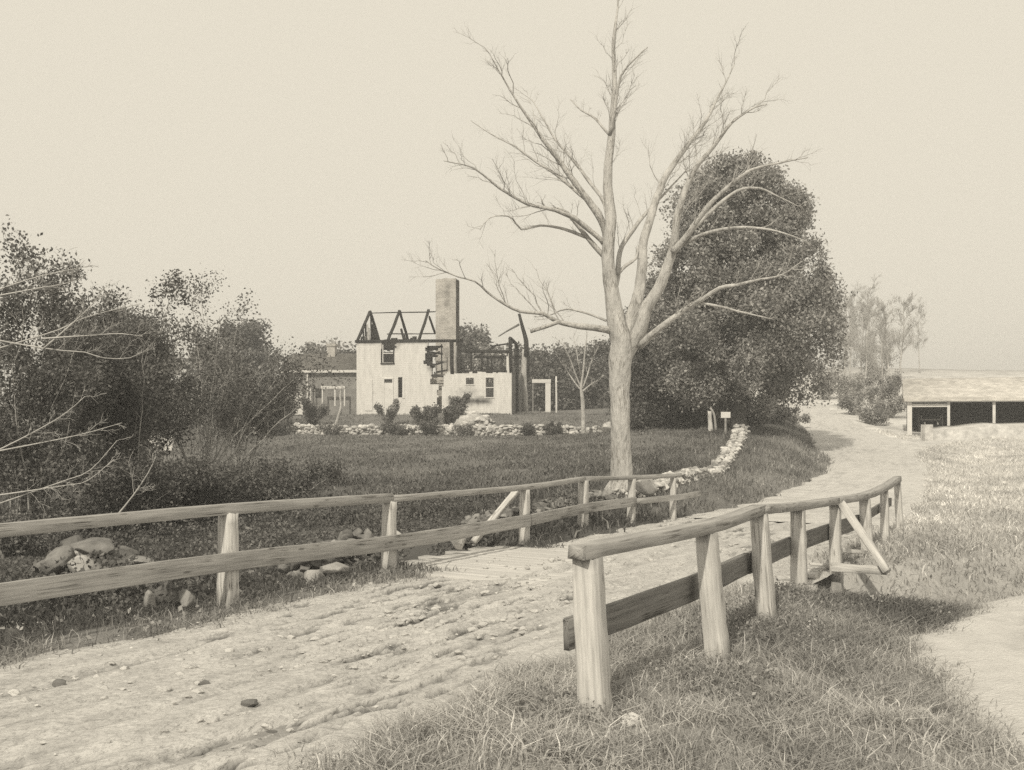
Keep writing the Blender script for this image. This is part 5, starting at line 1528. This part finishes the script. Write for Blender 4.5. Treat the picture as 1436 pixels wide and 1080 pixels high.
    for k in range(7):
        a = P(1218 + k * 1.5, 584 + k * 2.6, 72 + .1 * k); e = P(1245 + RNG.normal() * 2, 597 + k * 1.2, 71.5)
        m = MB(); m.timber(a, e, .2, .05, seg=3, jit=.01); m.build('board', 'timber_pale', t)


# ------------------------------------------------------------------ light, sky, camera
def build_light():
    az = math.radians(200.5); el = math.radians(42)
    S = Vector((math.sin(az) * math.cos(el), math.cos(az) * math.cos(el), math.sin(el)))
    tint = (1.0, .925, .77)
    w = bpy.data.worlds.new('World'); scene.world = w; w.use_nodes = True
    nt = w.node_tree
    for n in list(nt.nodes): nt.nodes.remove(n)
    out = node(nt, 'ShaderNodeOutputWorld'); bg = node(nt, 'ShaderNodeBackground'); bg.inputs['Strength'].default_value = .1
    sky = node(nt, 'ShaderNodeTexSky'); sky.sky_type = 'NISHITA'; sky.sun_disc = False; sky.sun_elevation = el; sky.sun_rotation = az
    sky.dust_density = 4.0; sky.air_density = 1.0
    bw = node(nt, 'ShaderNodeRGBToBW'); nt.links.new(sky.outputs[0], bw.inputs[0])
    # hazy white sky: most of the gradient evened out
    mx = node(nt, 'ShaderNodeMix', data_type='FLOAT'); mx.inputs['Factor'].default_value = .10; mx.inputs['A'].default_value = 7.6
    nt.links.new(bw.outputs[0], mx.inputs['B'])
    cl = node(nt, 'ShaderNodeMix', data_type='RGBA', blend_type='MULTIPLY'); cl.inputs['Factor'].default_value = 1
    nt.links.new(mx.outputs['Result'], cl.inputs['A']); cl.inputs['B'].default_value = (*tint, 1)
    nt.links.new(cl.outputs['Result'], bg.inputs['Color']); nt.links.new(bg.outputs[0], out.inputs['Surface'])
    sd = bpy.data.lights.new('sun', 'SUN'); sd.energy = 2.6; sd.angle = math.radians(1.5); sd.color = tint
    so = bpy.data.objects.new('sun', sd); COL.objects.link(so); so.rotation_euler = S.to_track_quat('Z', 'Y').to_euler(); so.location = (0, 0, 40)
    cd = bpy.data.cameras.new('camera'); co = bpy.data.objects.new('camera', cd); COL.objects.link(co)
    cd.sensor_fit = 'HORIZONTAL'; cd.sensor_width = 36; cd.lens = 36 * F / 1436; cd.shift_y = 60 / 1436; cd.clip_end = 3000; cd.clip_start = .05
    co.location = (0, 0, CAMZ); co.rotation_euler = (math.radians(90), 0, 0)
    scene.camera = co
    vs = scene.view_settings; vs.view_transform = 'Standard'; vs.look = 'None'; vs.exposure = .2; vs.gamma = 1; vs.use_curve_mapping = False
    scene.cycles.max_bounces = 6; scene.cycles.diffuse_bounces = 3; scene.cycles.transparent_max_bounces = 4; scene.cycles.volume_bounces = 0
    scene.cycles.use_denoising = False; scene.cycles.sample_clamp_indirect = 2.5; scene.cycles.sample_clamp_direct = 6


HAZE = 0.0022


def build_haze():
    m, nt = new_mat('haze_air')
    out = node(nt, 'ShaderNodeOutputMaterial'); pv = node(nt, 'ShaderNodeVolumePrincipled')
    pv.inputs['Density'].default_value = HAZE; pv.inputs['Color'].default_value = (.95, .95, .95, 1); pv.inputs['Anisotropy'].default_value = .0
    nt.links.new(pv.outputs[0], out.inputs['Volume']); MATS['haze_air'] = m
    bpy.context.view_layer.update()
    lo, hi = 1e9, -1e9
    for o in list(scene.objects):
        if o.type == 'MESH':
            zs = [(o.matrix_world @ Vector(c)).z for c in o.bound_box]; lo = min(lo, *zs); hi = max(hi, *zs)
    print('HAZE_RANGE', lo, hi)
    g = bpy.data.objects['ground']; bx = [g.matrix_world @ Vector(c) for c in g.bound_box]
    x0 = min(c.x for c in bx) - 5; x1 = max(c.x for c in bx) + 5; y0 = min(c.y for c in bx) - 5; y1 = max(c.y for c in bx) + 5
    mb = MB(); mb.box((x0, y0, lo - 1), (x1, y1, hi + 1.5))
    o = mb.build('haze', 'haze_air'); tag(o, kind='stuff')


build_light()
build_ground()
build_roads()
build_railings()
build_bridge()
build_stones()
build_house()
build_shed()
build_trees()
build_grass()
build_haze()
